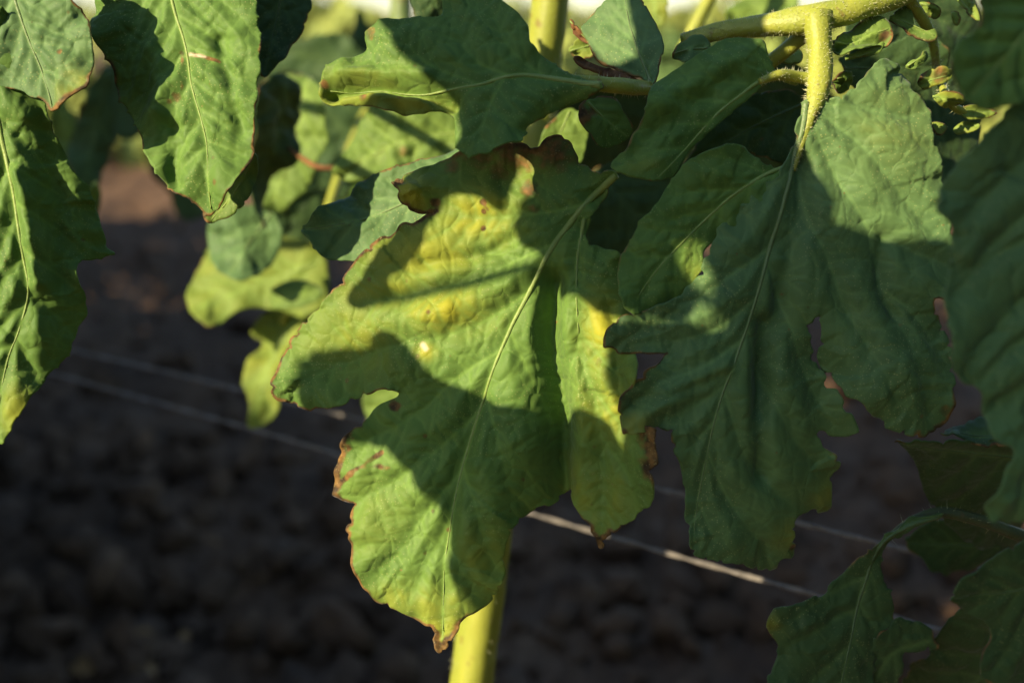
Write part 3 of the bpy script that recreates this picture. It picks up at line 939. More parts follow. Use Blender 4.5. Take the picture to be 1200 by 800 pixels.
leaflet(hero, [(940, 90), (915, 84), (904, 74), (897, 54), (885, 46), (865, 44), (850, 47), (832, 54), (812, 68), (790, 84), (765, 100), (757, 115), (752, 140), (745, 152), (736, 172), (720, 185), (717, 196), (735, 207), (765, 212), (782, 207), (797, 198), (815, 171), (838, 147), (875, 119), (900, 98), (915, 92)], 0.243,
        midrib=[(940, 90), (900, 91), (862, 116), (838, 136), (800, 178), (772, 207)], tilt=(-10, 8), mat=GREEN, seed=7, autolat=5, puff=1.1, puff_w=12, cup=-1.0, lump=1.3, wave=1.0,
        creases=[([(890, 60), (830, 90), (775, 120)], 1.3, 16), ([(860, 90), (800, 130), (745, 175)], -1.2, 12)], steps=[(772, 211, 905, 92, -0.15)], yellow=[(745, 190, 26, 14, .35)], edge=.2, rib=2.0)
# thick leaf stalk with its node
stalk(hero, 'petiole', [at(800, 48, 0.262), at(850, 36, 0.258), at(900, 30, 0.255), at(945, 24, 0.252), at(1000, 12, 0.252), at(1060, -8, 0.256), at(1120, -40, 0.262)], [.0016, .0019, .0023, .0030, .0026, .0024, .0024], STEM, seg=20, hairs=1700, hair_len=.0010, seed=7, step=.0012)
stalk(hero, 'petiole', [at(957, 16, 0.250), at(960, 50, 0.249), at(961, 85, 0.247), at(957, 112, 0.2448), at(949, 140, 0.2432), at(940, 168, 0.2430), at(930, 200, 0.2434)], [.0029, .0025, .0024, .0021, .0011, .0006, .0003], STEM, seg=20, hairs=900, hair_len=.0009, seed=8, step=.0012)
stalk(hero, 'petiole', [at(958, 95, 0.248), at(935, 90, 0.247), at(912, 88, 0.2435), at(890, 96, 0.2428)], [.0014, .0012, .0010, .0006], STEM, hairs=160, hair_len=.0008, seed=9, step=.001)

# the large hanging leaf on the right
right_out = [(948, 118), (970, 117), (997, 111), (1012, 90), (1030, 70), (1048, 69), (1063, 78), (1078, 102), (1094, 123), (1093, 146), (1098, 180), (1104, 212), (1114, 255), (1112, 278), (1119, 292), (1115, 325), (1109, 354), (1092, 352), (1097, 369), (1110, 402),
             (1114, 432), (1112, 477), (1096, 504), (1077, 510), (1049, 504), (1004, 475), (980, 444), (966, 416), (966, 380), (959, 369), (952, 376), (952, 398), (970, 440), (990, 472), (1007, 511), (970, 512), (973, 529), (990, 540), (997, 557), (992, 575), (997, 603), (986, 607), (948, 606), (944, 624), (953, 652), (950, 658), (935, 661),
             (930, 671), (913, 670), (885, 659), (850, 652), (818, 642), (811, 610), (806, 582), (803, 554), (790, 525), (784, 503), (755, 505), (729, 509), (726, 494), (724, 478), (728, 462), (745, 445), (761, 427), (783, 413), (755, 412), (722, 413), (709, 404), (716, 384), (740, 366), (780, 350), (820, 325), (832, 285), (860, 250), (900, 215), (928, 185), (940, 141)]
right_out = [(x, y + max(0, y - 560) * 0.12) for x, y in right_out]
leaflet(hero, right_out, 0.244, midrib=[(950, 118), (944, 150), (932, 195), (915, 255), (901, 301), (878, 375), (844, 467), (832, 520), (822, 600), (818, 638)], tilt=(4, 6), mat=TEAL, res=2.4, seed=8, autolat=0,
        laterals=[[(938, 175), (948, 254), (969, 301), (989, 358), (1016, 409), (1050, 480)], [(950, 130), (982, 207), (1016, 267), (1036, 341), (1060, 400), (1085, 480)], [(955, 122), (1010, 170), (1050, 220), (1090, 270)], [(960, 120), (1010, 125), (1070, 140)], [(930, 200), (895, 225), (860, 262)],
                  [(905, 290), (860, 320), (800, 360), (730, 400)], [(885, 350), (840, 385), (790, 400), (740, 405)], [(868, 400), (820, 430), (770, 450), (735, 480)], [(850, 450), (815, 475), (780, 490)], [(840, 490), (815, 520), (806, 545)],
                  [(900, 305), (925, 370), (955, 450), (990, 505)], [(875, 385), (900, 450), (940, 520), (985, 560)], [(848, 460), (880, 540), (940, 600)], [(830, 530), (860, 590), (915, 660)], [(823, 590), (845, 640)], [(1016, 267), (1060, 290), (1105, 310)], [(1036, 341), (1070, 370), (1105, 420)]],
        puff=1.6, puff_w=13, cup=1.2, lump=1.4, wave=1.3, droop=-3.0,
        creases=[([(945, 190), (930, 290), (910, 380), (895, 480)], -2.2, 14), ([(760, 480), (800, 450), (850, 430)], 1.5, 14), ([(740, 470), (790, 460), (840, 440)], -1.2, 7), ([(895, 380), (892, 480), (900, 560)], -2.5, 12), ([(1036, 280), (1030, 340), (1045, 370)], -1.3, 8)],
        bumps=[(1040, 440, 45, 55, 3.0), (1040, 170, 60, 70, 2.0)], steps=[(880, 700, 905, 330, -0.065, 952, 376, 1007, 511), (800, 560, 960, 520, -0.04)],
        yellow=[(985, 590, 20, 24, .4), (940, 640, 22, 24, .4), (735, 500, 22, 22, .4), (1040, 150, 60, 60, .12)], spots=[(729, 506, 7, .7), (1074, 486, 4, .5), (726, 465, 6, .6), (948, 655, 7, .7), (1052, 380, 4, .4), (1103, 480, 10, .5)], edge=.22,
        edge_zones=[(1095, 490, 40, .8, 3.5), (745, 440, 60, .7, 2.5), (735, 412, 50, .8, 2.5), (1115, 330, 60, .6, 2.5)], rib=2.4, ragged=1.9, crumple=0.4, finev=0.4, label='large dark bluish-green leaflet with ragged lobes, hanging')
# its upper left lobe, a leaflet of its own
leaflet(hero, [(930, 193), (915, 196), (898, 191), (880, 177), (870, 172), (850, 170), (820, 180), (797, 199), (785, 215), (772, 235), (752, 260), (736, 287), (730, 300), (723, 324), (726, 350), (740, 367), (770, 366), (795, 359), (810, 343), (820, 320), (828, 294), (845, 280), (880, 250), (905, 222)], 0.241,
        midrib=[(930, 193), (898, 205), (860, 228), (820, 265), (775, 310), (745, 350)], tilt=(4, 10), mat=GREEN, seed=9, autolat=5, puff=1.0, puff_w=11, lump=1.0, cup=-1.2, wave=.9, edge=.15, yellow=[(812, 315, 10, 24, .5)], edge_zones=[(735, 300, 60, .3, 2)], rib=1.6)  # yellow patch paints the narrow sun fleck on this lobe

# leaves in the shade behind them
leaflet(hero, [(940, 200), (925, 193), (880, 180), (850, 172), (815, 190), (800, 200), (822, 160), (850, 128), (885, 112), (925, 105), (945, 130)], 0.275, midrib=[(945, 120), (880, 150), (805, 195)], tilt=(0, 15), mat=SHADED, seed=10, autolat=4, rib=1.4)
leaflet(hero, [(690, 210), (730, 190), (790, 205), (815, 240), (800, 290), (760, 320), (720, 310), (690, 280)], 0.36, midrib=[(700, 200), (740, 250), (770, 310)], tilt=(10, 20), mat=SHADED, seed=11, autolat=4, rib=1.4)
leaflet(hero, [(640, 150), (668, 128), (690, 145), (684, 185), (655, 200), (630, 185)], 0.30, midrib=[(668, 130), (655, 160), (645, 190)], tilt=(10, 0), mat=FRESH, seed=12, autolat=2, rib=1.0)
leaflet(hero, [(600, 120), (680, 90), (780, 110), (850, 180), (840, 270), (780, 330), (700, 330), (640, 260)], 0.42, midrib=[(680, 95), (740, 200), (780, 325)], tilt=(30, 40), mat=SHADED, res=4, seed=24, autolat=5, rib=1.4)
leaflet(hero, [(800, 80), (900, 60), (980, 120), (1000, 220), (940, 300), (860, 280), (810, 200)], 0.40, midrib=[(890, 65), (900, 160), (930, 290)], tilt=(30, 40), mat=SHADED, res=4, seed=25, autolat=5, rib=1.4)
# curled young leaflets right of the node
leaflet(hero, [(975, 55), (985, 42), (1005, 26), (1028, 18), (1042, 26), (1044, 45), (1036, 55), (1015, 60), (1000, 66), (985, 68)], 0.252, midrib=[(975, 52), (1005, 46), (1040, 36)], tilt=(-15, 5), mat=FRESH, seed=13, autolat=3, lump=1.8, wave=1.8, spots=[(1036, 42, 8, .7), (1012, 17, 6, .7)], rib=1.2,
        creases=[([(985, 55), (1010, 50), (1035, 50)], -2.5, 6)])
leaflet(hero, [(990, 70), (1012, 58), (1035, 50), (1030, 62), (1010, 68), (996, 70)], 0.250, midrib=[(990, 68), (1012, 64), (1033, 54)], tilt=(0, 0), mat=FRESH, seed=14, autolat=0, lump=1.0, rib=.8)
leaflet(hero, [(1042, 22), (1060, 8), (1068, 16), (1070, 26), (1085, 34), (1096, 33), (1099, 45), (1088, 48), (1070, 42), (1052, 32)], 0.258, midrib=[(1045, 22), (1066, 28), (1095, 42)], tilt=(-10, 0), mat=FRESH, seed=15, autolat=2, lump=1.6, wave=1.5, rib=.9)
leaflet(hero, [(1062, 78), (1074, 68), (1084, 60), (1088, 66), (1082, 74), (1072, 80)], 0.252, midrib=[(1063, 78), (1085, 64)], mat=FRESH, seed=16, autolat=0, lump=.8, rib=.7)
leaflet(hero, [(1075, 95), (1090, 82), (1105, 80), (1116, 84), (1112, 96), (1095, 102), (1083, 106)], 0.262, midrib=[(1078, 98), (1112, 88)], mat=SICK, seed=17, autolat=2, lump=1.4, wave=1.5, yellow_all=.6, spots=[(1100, 88, 12, .6)], edge=.6, rib=.7)
leaflet(hero, [(1125, 130), (1140, 124), (1160, 126), (1172, 130), (1165, 137), (1145, 139), (1130, 138)], 0.262, midrib=[(1125, 132), (1170, 130)], mat=FRESH, seed=18, autolat=0, lump=1.2, yellow_all=.3, rib=.7)
stalk(hero, 'petiole', [at(1060, -8, 0.256), at(1090, 40, 0.266), at(1098, 80, 0.27), at(1104, 100, 0.264), at(1112, 118, 0.2585), at(1126, 130, 0.262), at(1146, 133, 0.263)], [.0014, .0011, .0009, .0009, .0010, .0009, .0005], STEM, hairs=300, hair_len=.0010, seed=20, step=.0012)
for q_, (ol, dp, mt, ye) in enumerate([([(1120, -8), (1134, -10), (1145, 12), (1148, 28), (1136, 19), (1127, 5)], .268, FRESH, .3), ([(1078, 6), (1092, 7), (1102, 13), (1098, 21), (1084, 18)], .266, FRESH, .2),
                                       ([(1117, 14), (1125, 17), (1122, 29), (1116, 22)], .268, FRESH, .3), ([(1094, 113), (1108, 106), (1127, 111), (1131, 121), (1113, 127), (1099, 122)], .256, FRESH, .55),
                                       ([(1090, 146), (1101, 141), (1112, 148), (1104, 159), (1094, 157)], .262, FRESH, .4), ([(1118, 150), (1132, 142), (1148, 147), (1138, 156), (1124, 158)], .264, FRESH, .4),
                                       ([(668, 60), (682, 45), (696, 52), (694, 66), (680, 70)], .275, FRESH, .3), ([(668, 25), (676, 33), (688, 45), (692, 52), (680, 46), (670, 36)], .262, DRY, 0),
                                       ([(905, 62), (925, 52), (940, 60), (936, 74), (915, 76)], .268, FRESH, .3), ([(975, 95), (988, 84), (1004, 88), (1000, 102), (984, 108)], .262, GREEN, .1)]):
    leaflet(hero, ol, dp, midrib=[ol[0], ol[len(ol) // 2]], tilt=(-10 + 9 * (q_ % 4), -20 + 8 * (q_ % 5)), mat=mt, seed=170 + q_, autolat=0, finev=0, lump=1.8, wave=1.6, yellow_all=ye, rib=0.6, edge=.5, res=2.0)
# dark mass of inner leaves at the upper right
leaflet(hero, [(1000, 10), (1060, -20), (1130, -10), (1160, 60), (1150, 160), (1110, 240), (1080, 180), (1040, 100), (1000, 80)], 0.30, midrib=[(1060, -15), (1090, 80), (1110, 230)], tilt=(0, 25), mat=SHADED, seed=19, autolat=5, rib=1.6)
leaflet(hero, [(985, 70), (1030, 60), (1080, 40), (1110, 60), (1100, 100), (1060, 110), (1010, 110)], 0.285, midrib=[(990, 80), (1100, 80)], tilt=(20, 10), mat=SHADED, seed=27, autolat=4, rib=1.2)

# ================================================================== PLANT ON THE LEFT, ITS LEAVES HANG INTO VIEW
lbase = Vector((-0.30, 0.33, -0.01))
lplant = empty('tomato_plant', lbase)
tag(lplant, 'tomato plant with broad wrinkled green leaves hanging beside the strings', 'plant')
stalk(lplant, 'stem', [lbase, Vector((-0.295, .33, .2)), Vector((-.285, .33, .42)), Vector((-.27, .32, .60)), Vector((-.25, .31, .72))], [.0075, .007, .0062, .005, .004], STEM, seg=18, step=.006)
o, bp_ = leaflet(lplant, [(198, -92), (150, -80), (118, -45), (106, 0), (104, 22), (112, 50), (128, 78), (130, 105), (148, 135), (163, 160), (169, 179), (186, 206), (202, 226), (219, 233), (236, 250), (246, 248), (270, 223), (287, 196), (296, 162), (300, 130), (300, 100), (305, 54), (302, 30), (298, 0), (290, -50), (250, -85)], 0.252,
        midrib=[(190, -90), (196, -30), (203, 10), (216, 51), (224, 98), (236, 142), (243, 180), (243, 243)], tilt=(-8, -8), mat=GREEN, res=2.4, seed=30, autolat=7, puff=2.0, puff_w=13, cup=-1.5, lump=1.5, wave=1.6,
        creases=[([(205, 150), (200, 190), (205, 215)], -1.8, 8), ([(255, 45), (270, 100), (280, 150)], -1.3, 8), ([(180, 60), (190, 100), (185, 130)], 1.5, 12)],
        spots=[(208, 115, 7, .55), (200, 120, 5, .5), (213, 62, 4, .6), (253, 215, 5, .55), (250, 185, 4, .5)], pale=[([(222, 64), (240, 67)], 1.8)], brown_lines=[([(215, 62), (235, 66), (255, 71)], .8, 2.4), ([(212, 62), (215, 100), (205, 118)], .5, 2.5)], edge=.45, rib=1.8, ragged=1.2, crumple=0.6, finev=0.7)
stalk(lplant, 'petiole', [bp_, at(185, -150, 0.258), at(120, -230, 0.28), at(-60, -300, 0.31), Vector((-.27, .32, .60))], [.0010, .0013, .0016, .0018, .0022], STEM, hairs=200, seed=31)
o, bp_ = leaflet(lplant, [(0, 10), (-60, 40), (-100, 140), (-110, 300), (-90, 430), (-40, 500), (0, 520), (8, 512), (20, 490), (37, 464), (51, 442), (74, 415), (79, 388), (91, 368), (88, 338), (84, 305), (98, 302), (121, 292), (111, 283), (101, 243), (95, 216), (74, 189), (57, 152), (48, 110), (30, 50)], 0.240,
        midrib=[(-20, 30), (-10, 110), (0, 162), (13, 216), (20, 262), (26, 300), (32, 338), (22, 385), (7, 425), (-5, 505)], tilt=(0, 6), mat=GREEN, res=2.5, seed=32, autolat=7, puff=1.8, puff_w=12, lump=1.6, wave=1.5, cup=1.5,
        creases=[([(20, 200), (35, 260), (45, 330)], 2.5, 10), ([(45, 150), (60, 220), (65, 330)], -1.5, 14)], steps=[(40, 450, 22, 120, -0.13)], yellow=[(20, 480, 30, 30, .45)], edge=.2, rib=2.4)
stalk(lplant, 'petiole', [bp_, at(-50, -20, 0.252), at(-130, -60, 0.28), Vector((-.28, .328, .47))], [.0010, .0015, .0018, .0022], STEM, hairs=100, seed=33)
o, bp_ = leaflet(lplant, [(20, -60), (-60, -40), (-80, 40), (-40, 110), (0, 100), (47, 116), (62, 132), (84, 118), (104, 98), (109, 66), (107, 40), (101, 20), (86, 0), (70, -40)], 0.240,
        midrib=[(10, -55), (15, -10), (30, 40), (50, 90), (62, 130)], tilt=(-6, 0), mat=TEAL, res=2.5, seed=34, autolat=5, puff=1.3, puff_w=11, lump=1.2, wave=1.2, steps=[(62, 140, 112, 60, 0.0)], spots=[(69, 60, 5, .6), (80, 15, 4, .4)], edge=.3, edge_zones=[(85, 110, 40, .9, 4), (95, 10, 30, .8, 3)], yellow=[(90, 105, 20, 24, .5)], rib=2.0)
stalk(lplant, 'petiole', [bp_, at(-10, -110, 0.252), at(-120, -170, 0.28), Vector((-.275, .324, .54))], [.0010, .0014, .0017, .0022], STEM, hairs=100, seed=35)
leaflet(lplant, [(246, 261), (240, 248), (262, 215), (285, 185), (298, 180), (301, 196), (288, 236), (270, 253)], 0.262, midrib=[(297, 182), (275, 225), (248, 258)], mat=FRESH, seed=36, autolat=3, rib=1.0)
leaflet(lplant, [(296, -30), (340, -40), (366, -10), (356, 32), (338, 60), (324, 78), (308, 92), (300, 60), (298, 10)], 0.275, midrib=[(335, -35), (325, 20), (310, 85)], tilt=(5, 20), mat=SHADED, seed=37, autolat=4, rib=1.2)

# ================================================================== PLANT BEHIND, LEFT OF THE YELLOWING LEAF
bbase = Vector((at(545, 800, .47).x, at(545, 800, .47).y + .10, -0.01))
bplant = empty('tomato_plant', bbase)
tag(bplant, 'blurred tomato plant with drooping sunlit leaf cluster above the strings', 'plant')
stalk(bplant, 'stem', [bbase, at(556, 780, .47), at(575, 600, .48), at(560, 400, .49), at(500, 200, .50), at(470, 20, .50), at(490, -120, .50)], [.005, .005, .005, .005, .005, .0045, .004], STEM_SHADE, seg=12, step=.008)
B = lambda *a, **k: leaflet(bplant, *a, **{**dict(res=3.4, lump=3.2, puff=2.2, puff_w=14, wave=2.6, crumple=1.2, finev=0), **k})
B([(383, 112), (384, 160), (370, 188), (352, 220), (328, 246), (306, 266), (300, 250), (302, 200), (308, 150), (322, 95), (350, 85)], 0.40, midrib=[(360, 90), (350, 150), (310, 255)], tilt=(-5, -18), mat=FRESH, seed=40, autolat=5, cup=2, rib=1.4)
B([(243, 262), (256, 248), (280, 242), (304, 246), (328, 257), (330, 281), (314, 313), (283, 329), (254, 316), (244, 288)], 0.385, midrib=[(318, 250), (295, 280), (270, 320)], tilt=(-4, 10), mat=TEAL, seed=41, autolat=4, cup=-1, rib=1.4)
B([(242, 295), (221, 332), (220, 362), (236, 378), (252, 385), (276, 367), (309, 358), (357, 368), (384, 348), (380, 300), (340, 280), (280, 285)], 0.42, midrib=[(370, 310), (310, 330), (235, 360)], tilt=(-20, -6), mat=FRESH, seed=42, autolat=5, lump=2.5, puff=1.6, yellow_all=.2, rib=1.6)
B([(318, 340), (345, 328), (375, 335), (378, 350), (350, 362), (320, 360)], 0.395, midrib=[(378, 340), (322, 350)], tilt=(-20, 0), mat=FRESH, seed=47, autolat=3, lump=1.5, rib=1.2)
B([(314, 362), (288, 386), (301, 400), (290, 420), (284, 450), (296, 471), (293, 500), (312, 498), (328, 477), (326, 444), (343, 402), (362, 372), (340, 360)], 0.43, midrib=[(350, 365), (320, 420), (300, 495)], tilt=(-8, -10), mat=FRESH, seed=43, autolat=6, lump=1.8, yellow_all=.3, rib=1.6)
B([(536, 168), (510, 178), (482, 186), (435, 202), (411, 213), (381, 243), (364, 263), (356, 272), (366, 284), (380, 302), (395, 306), (420, 306), (470, 290), (520, 250), (560, 215), (565, 180)], 0.266, midrib=[(560, 190), (500, 225), (430, 255), (360, 272)], tilt=(-8, -12), mat=TEAL, seed=44, autolat=5, puff=1.2, lump=1.2, edge=.2, spots=[(411, 264, 4, .5)], edge_zones=[(470, 190, 60, .5, 2)], rib=1.6)
B([(395, 205), (412, 160), (432, 130), (470, 122), (520, 126), (550, 150), (540, 185), (480, 195), (420, 212)], 0.345, midrib=[(545, 150), (480, 165), (400, 200)], tilt=(-6, -10), mat=FRESH, seed=45, autolat=4, spots=[(472, 178, 9, .5)], rib=1.4)
B([(300, 215), (340, 200), (400, 205), (410, 230), (375, 260), (380, 330), (340, 320), (305, 290)], 0.46, midrib=[(400, 210), (350, 250), (330, 310)], tilt=(20, 20), mat=SHADED, seed=46, autolat=4, rib=1.4)
B([(305, 100), (340, 85), (400, 100), (470, 110), (540, 140), (500, 210), (420, 240), (330, 200), (300, 160)], 0.50, midrib=[(540, 140), (420, 150), (310, 150)], tilt=(10, 10), mat=SHADED, seed=48, autolat=5, rib=1.4)
B([(325, 60), (360, 45), (400, 40), (425, 62), (440, 80), (400, 95), (350, 90)], 0.55, midrib=[(430, 75), (330, 62)], tilt=(10, 0), mat=SHADED, seed=49, autolat=4, rib=1.4)
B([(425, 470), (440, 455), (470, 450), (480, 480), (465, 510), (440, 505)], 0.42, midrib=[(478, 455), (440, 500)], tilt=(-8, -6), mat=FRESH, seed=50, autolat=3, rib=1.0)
B([(300, 110), (325, 88), (348, 96), (354, 130), (346, 170), (330, 205), (300, 262), (294, 180)], 0.375, midrib=[(335, 92), (325, 160), (300, 255)], tilt=(20, 62), mat=SHADED, seed=54, autolat=4, rib=1.2)  # added dark blade stands in for the shaded left half of the leaf behind
stalk(bplant, 'petiole', [at(430, 130, .50), at(400, 200, .45), at(370, 290, .43), at(345, 350, .43), at(330, 380, .432)], [.0022, .002, .0018, .0016, .0012], STEM, step=.004)
for q_, (cx, cy, rx, ry, dp, an, mt) in enumerate([(112, 150, 24, 72, .47, 12, SHADED), (78, 165, 20, 60, .55, -10, FRESH), (150, 110, 40, 55, .60, 30, SHADED), (330, 130, 40, 70, .60, -20, SHADED), (440, 85, 60, 26, .62, 80, SHADED),
                                                   (395, 225, 34, 48, .48, 50, GREEN), (108, 235, 12, 24, .40, 10, FRESH), (350, 330, 40, 36, .50, 60, GREEN), (210, 200, 30, 60, .62, -30, SHADED), (470, 150, 60, 40, .56, 70, GREEN)]):
    t_ = np.linspace(0, 2 * math.pi, 15)[:-1]
    ca_, sa_ = math.cos(math.radians(an)), math.sin(math.radians(an))
    wv = 1 + 0.16 * np.sin(5 * t_ + q_) + 0.10 * np.sin(3 * t_ + 2 * q_)
    ex, ey = rx * np.sin(t_) * wv * (1 - 0.35 * np.cos(t_)), ry * np.cos(t_) * -1.0
    B([(cx + a_ * ca_ - b_ * sa_, cy + a_ * sa_ + b_ * ca_) for a_, b_ in zip(ex, ey)], dp, midrib=[(cx + ry * sa_ * .95, cy - ry * ca_ * .95), (cx, cy), (cx - ry * sa_ * .95, cy + ry * ca_ * .95)],
      tilt=(15, 25 - 10 * (q_ % 3)), mat=mt, seed=140 + q_, autolat=4, rib=1.2, res=4.5)
stalk(bplant, 'dry_twig', [at(338, 173, .38), at(352, 184, .375), at(372, 196, .37), at(392, 198, .37), at(412, 205, .375)], [.0004, .0007, .0009, .0009, .0006], DRY, step=.002)
# lit stems at the top
stalk(bplant, 'shoot', [at(800, 60, .40), at(818, 25, .40), at(835, -10, .40), at(850, -60, .40)], [.0022, .0022, .002, .002], STEM, step=.003)
B([(745, -20), (775, -20), (782, 10), (776, 28), (760, 26), (750, 8)], 0.36, midrib=[(765, -18), (768, 25)], tilt=(-10, -10), mat=FRESH, seed=51, autolat=2, rib=1.0, yellow_all=.3)
B([(850, 20), (862, 5), (890, -15), (930, -20), (935, 10), (905, 22), (870, 30)], 0.42, midrib=[(930, 0), (855, 18)], tilt=(-20, -10), mat=FRESH, seed=52, autolat=2, rib=1.0)
B([(485, -30), (520, -30), (535, 0), (530, 30), (500, 26), (486, 10)], 0.30, midrib=[(510, -28), (512, 26)], tilt=(0, 20), mat=SHADED, seed=53, autolat=2, rib=1.0)

# ================================================================== PLANT ON THE RIGHT, CLOSE TO THE CAMERA
rbase = Vector((0.26, 0.27, -0.01))
rplant = empty('tomato_plant', rbase)
tag(rplant, 'tomato plant in deep shade with large blurred dark leaves', 'plant')
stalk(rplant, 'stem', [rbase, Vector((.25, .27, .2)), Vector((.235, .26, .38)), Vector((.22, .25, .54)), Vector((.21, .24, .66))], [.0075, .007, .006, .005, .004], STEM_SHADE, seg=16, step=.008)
Rr = lambda *a, **k: leaflet(rplant, *a, **{**dict(res=3.2, ragged=1.6, crumple=0.9, finev=0), **k})
o, bp_ = Rr([(1290, 60), (1230, 80), (1190, 115), (1172, 135), (1150, 155), (1135, 175), (1120, 196), (1105, 225), (1100, 245), (1112, 256), (1117, 270), (1121, 300), (1117, 325), (1110, 352), (1113, 395), (1116, 428), (1130, 442), (1151, 460), (1155, 475), (1165, 508), (1182, 530), (1156, 592), (1167, 609), (1200, 617), (1260, 600), (1310, 520), (1340, 380), (1350, 200), (1330, 90)], 0.196,
   midrib=[(1290, 70), (1270, 180), (1240, 330), (1215, 480), (1200, 612)], tilt=(4, 16), mat=TEAL, seed=60, autolat=7, puff=1.6, puff_w=12, lump=1.8, steps=[(1140, 700, 1180, 350, 0.0)], edge=.2, rib=2.2)
stalk(rplant, 'petiole', [bp_, at(1320, 0, .2), Vector((.225, .25, .50))], [.001, .0016, .002], STEM_SHADE)
o, bp_ = Rr([(1150, -20), (1145, 30), (1118, 50), (1110, 80), (1120, 102), (1138, 121), (1165, 128), (1210, 115), (1260, 60), (1280, -30), (1220, -60)], 0.186, midrib=[(1260, -40), (1200, 40), (1140, 110)], tilt=(0, 10), mat=GREEN, seed=61, autolat=5, puff=1.2, lump=1.4, rib=2.0)
stalk(rplant, 'petiole', [bp_, at(1330, -80, .2), Vector((.22, .248, .56))], [.001, .0016, .002], STEM_SHADE)
Rr([(1050, 517), (1090, 514), (1140, 520), (1178, 523), (1200, 560), (1190, 640), (1151, 640), (1110, 610), (1084, 576), (1065, 538)], 0.275, midrib=[(1190, 540), (1060, 520)], tilt=(55, 0), mat=SHADED, seed=62, autolat=3, rib=1.2)
Rr([(1104, 505), (1140, 492), (1180, 500), (1190, 520), (1150, 516), (1120, 512)], 0.262, midrib=[(1190, 510), (1108, 505)], tilt=(-60, 0), mat=SHADED, seed=66, autolat=3, rib=1.0)
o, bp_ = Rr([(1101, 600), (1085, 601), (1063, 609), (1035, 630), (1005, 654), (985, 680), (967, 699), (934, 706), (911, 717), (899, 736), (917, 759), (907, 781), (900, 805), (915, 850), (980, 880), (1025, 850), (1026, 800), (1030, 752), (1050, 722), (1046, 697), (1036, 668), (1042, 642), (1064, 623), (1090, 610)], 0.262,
   midrib=[(1101, 602), (1060, 618), (1030, 642), (1014, 690), (1000, 740), (985, 800), (975, 870)], tilt=(12, 12), mat=SHADED, seed=63, autolat=6, puff=1.4, puff_w=12, lump=1.6, edge=.2, yellow=[(905, 735, 14, 14, .4)], rib=2.0)
stalk(rplant, 'petiole', [at(1030, 640, .262), at(1064, 612, .262), at(1101, 600, .263), at(1150, 610, .266), at(1230, 640, .272), Vector((.242, .268, .30))], [.0005, .0008, .0011, .0013, .0016, .002], STEM_DEEP_SHADE, hairs=200, seed=64)
Rr([(1025, 745), (1060, 725), (1092, 740), (1098, 757), (1060, 768), (1050, 830), (1010, 850), (1000, 800)], 0.268, midrib=[(1090, 750), (1040, 770), (1015, 840)], tilt=(20, 10), mat=SHADED, seed=67, autolat=3, rib=0)
Rr([(1115, 702), (1124, 680), (1158, 657), (1196, 638), (1260, 620), (1300, 680), (1280, 760), (1200, 800), (1150, 790), (1160, 740), (1130, 720)], 0.225, midrib=[(1280, 650), (1200, 690), (1120, 700)], tilt=(20, 10), mat=SHADED, seed=65, autolat=5, rib=1.6)
Rr([(1060, 630), (1100, 612), (1150, 615), (1180, 640), (1150, 668), (1110, 672), (1080, 655)], 0.30, midrib=[(1180, 640), (1065, 635)], tilt=(35, 0), mat=SHADED, seed=68, autolat=4, rib=1.2)
Rr([(1090, 760), (1140, 700), (1220, 720), (1240, 820), (1180, 880), (1080, 860), (1060, 800)], 0.29, midrib=[(1230, 740), (1080, 840)], tilt=(40, 0), mat=SHADED, seed=69, autolat=4, rib=1.2)

# ================================================================== UNSEEN PLANT ADDED TOWARDS THE SUN: its leaves are shaped to shade the hanging leaves
sbase = Vector((-0.262, -0.06, -0.01))
shade_plant = empty('tomato_plant', sbase)
tag(shade_plant, 'tall unseen tomato plant added to shade the yellowing leaf', 'plant')
stalk(shade_plant, 'stem', [sbase, Vector((-.262, -.06, .25)), Vector((-.25, -.05, .5)), Vector((-.24, -.04, .72)), Vector((-.23, -.03, .85))], [.0075, .007, .006, .005, .004], STEM, seg=16, step=.008)


def shade_leaf(outline, midrib, t, node, seed, depth=0.250):  # outlines follow the wanted shadows, slid out of view towards the sun
    o, b = leaflet(shade_plant, outline, depth, midrib=midrib, mat=GREEN, res=5, seed=seed, finev=0, autolat=6, lump=.8, wave=.6, puff=.8, edge=.2, shift=t, rib=2.0)
    b = b + SUN * t
    stalk(shade_plant, 'petiole', [b, b.lerp(Vector(node), 0.4) + Vector((0, 0, .02)), Vector(node)], [.001, .0015, .002], STEM, step=.004)


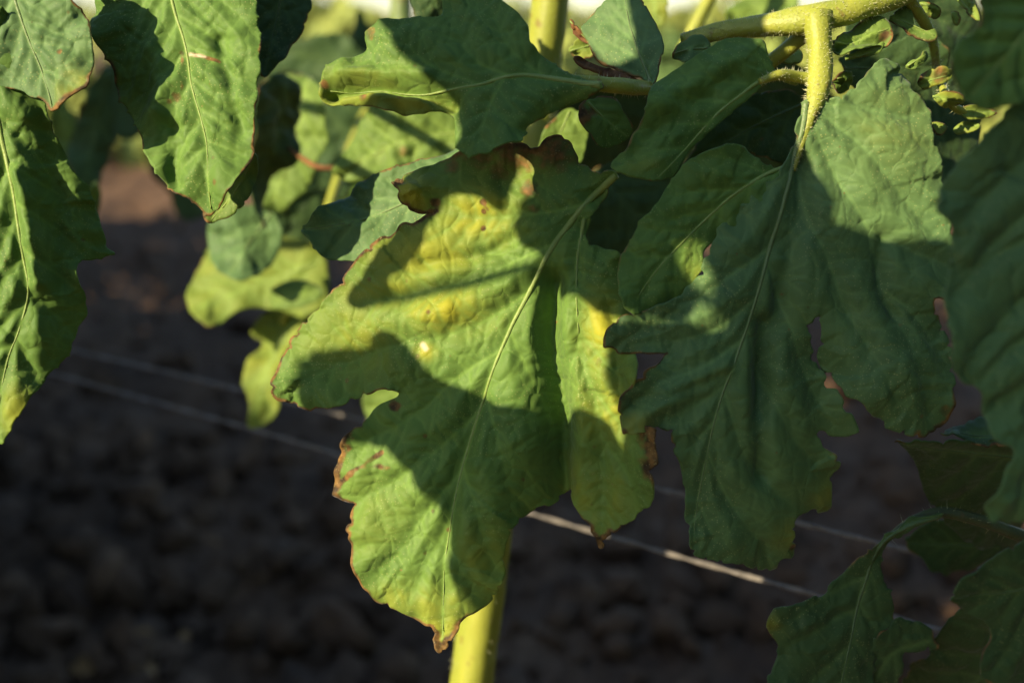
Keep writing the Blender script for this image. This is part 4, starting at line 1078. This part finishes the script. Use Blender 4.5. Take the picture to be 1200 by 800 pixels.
shade_leaf([(515,63),(538,88),(553,113),(580,133),(602,153),(620,183),(632,211),(612,245),(607,282),(645,305),(655,350),(700,358),(722,375),(750,385),(800,400),(855,398),(866,372),(850,330),(850,314),(872,306),(900,312),(1000,300),(1020,268),(985,222),(972,185),(962,150),(950,120),(945,95),(905,60),(890,30),(884,-10),(882,-60),(820,-110),(740,-116),(690,-60),(697,-16),(711,14),(718,50),(672,46),(640,20),(600,5),(560,10),(520,40)],
           [(820, -110), (800, 20), (770, 180), (740, 330), (730, 375)], .17, (-.235, -.035, .79), 80)
shade_leaf([(872,308),(884,350),(893,402),(880,412),(862,402),(800,404),(750,408),(745,440),(755,480),(762,515),(750,560),(765,600),(740,660),(760,720),(800,760),(900,800),(1040,800),(1100,720),(1180,640),(1250,520),(1260,400),(1230,330),(1138,302),(1074,297),(1000,285),(920,290)],
           [(1230, 335), (1100, 430), (950, 550), (800, 755)], .24, (-.24, -.04, .70), 81)
shade_leaf([(300,400),(345,392),(400,392),(440,382),(475,405),(505,440),(557,460),(610,482),(655,480),(700,487),(735,505),(752,535),(778,585),(765,640),(700,690),(620,640),(560,720),(530,690),(517,600),(500,582),(480,557),(450,527),(412,514),(370,505),(310,480)],
           [(300, 430), (450, 455), (600, 540), (700, 640)], .17, (-.25, -.05, .5), 82)
shade_leaf([(450,180),(520,160),(590,165),(600,225),(586,248),(560,229),(512,228),(500,262),(480,300),(447,325),(445,345),(395,352),(380,330),(430,270)],
           [(400, 345), (450, 260), (520, 195), (590, 190)], .13, (-.245, -.045, .6), 83)
shade_leaf([(1100, -80), (1250, -120), (1400, -60), (1440, 120), (1420, 300), (1440, 450), (1380, 620), (1250, 680), (1130, 650), (1070, 560), (1085, 420), (1060, 300), (1085, 180), (1070, 60)],
           [(1260, -115), (1250, 150), (1240, 400), (1230, 670)], .29, (-.232, -.032, .83), 84, depth=.196)
shade_leaf([(860, 640), (930, 590), (1040, 560), (1150, 540), (1260, 580), (1300, 700), (1240, 830), (1120, 900), (980, 900), (890, 840), (850, 740)],
           [(1270, 590), (1100, 690), (900, 835)], .30, (-.24, -.04, .66), 85, depth=.262)
shade_leaf([(1070, 640), (1150, 590), (1260, 560), (1370, 600), (1400, 720), (1340, 850), (1220, 900), (1110, 860), (1060, 750)],
           [(1380, 610), (1240, 720), (1100, 850)], .31, (-.24, -.04, .74), 86, depth=.225)
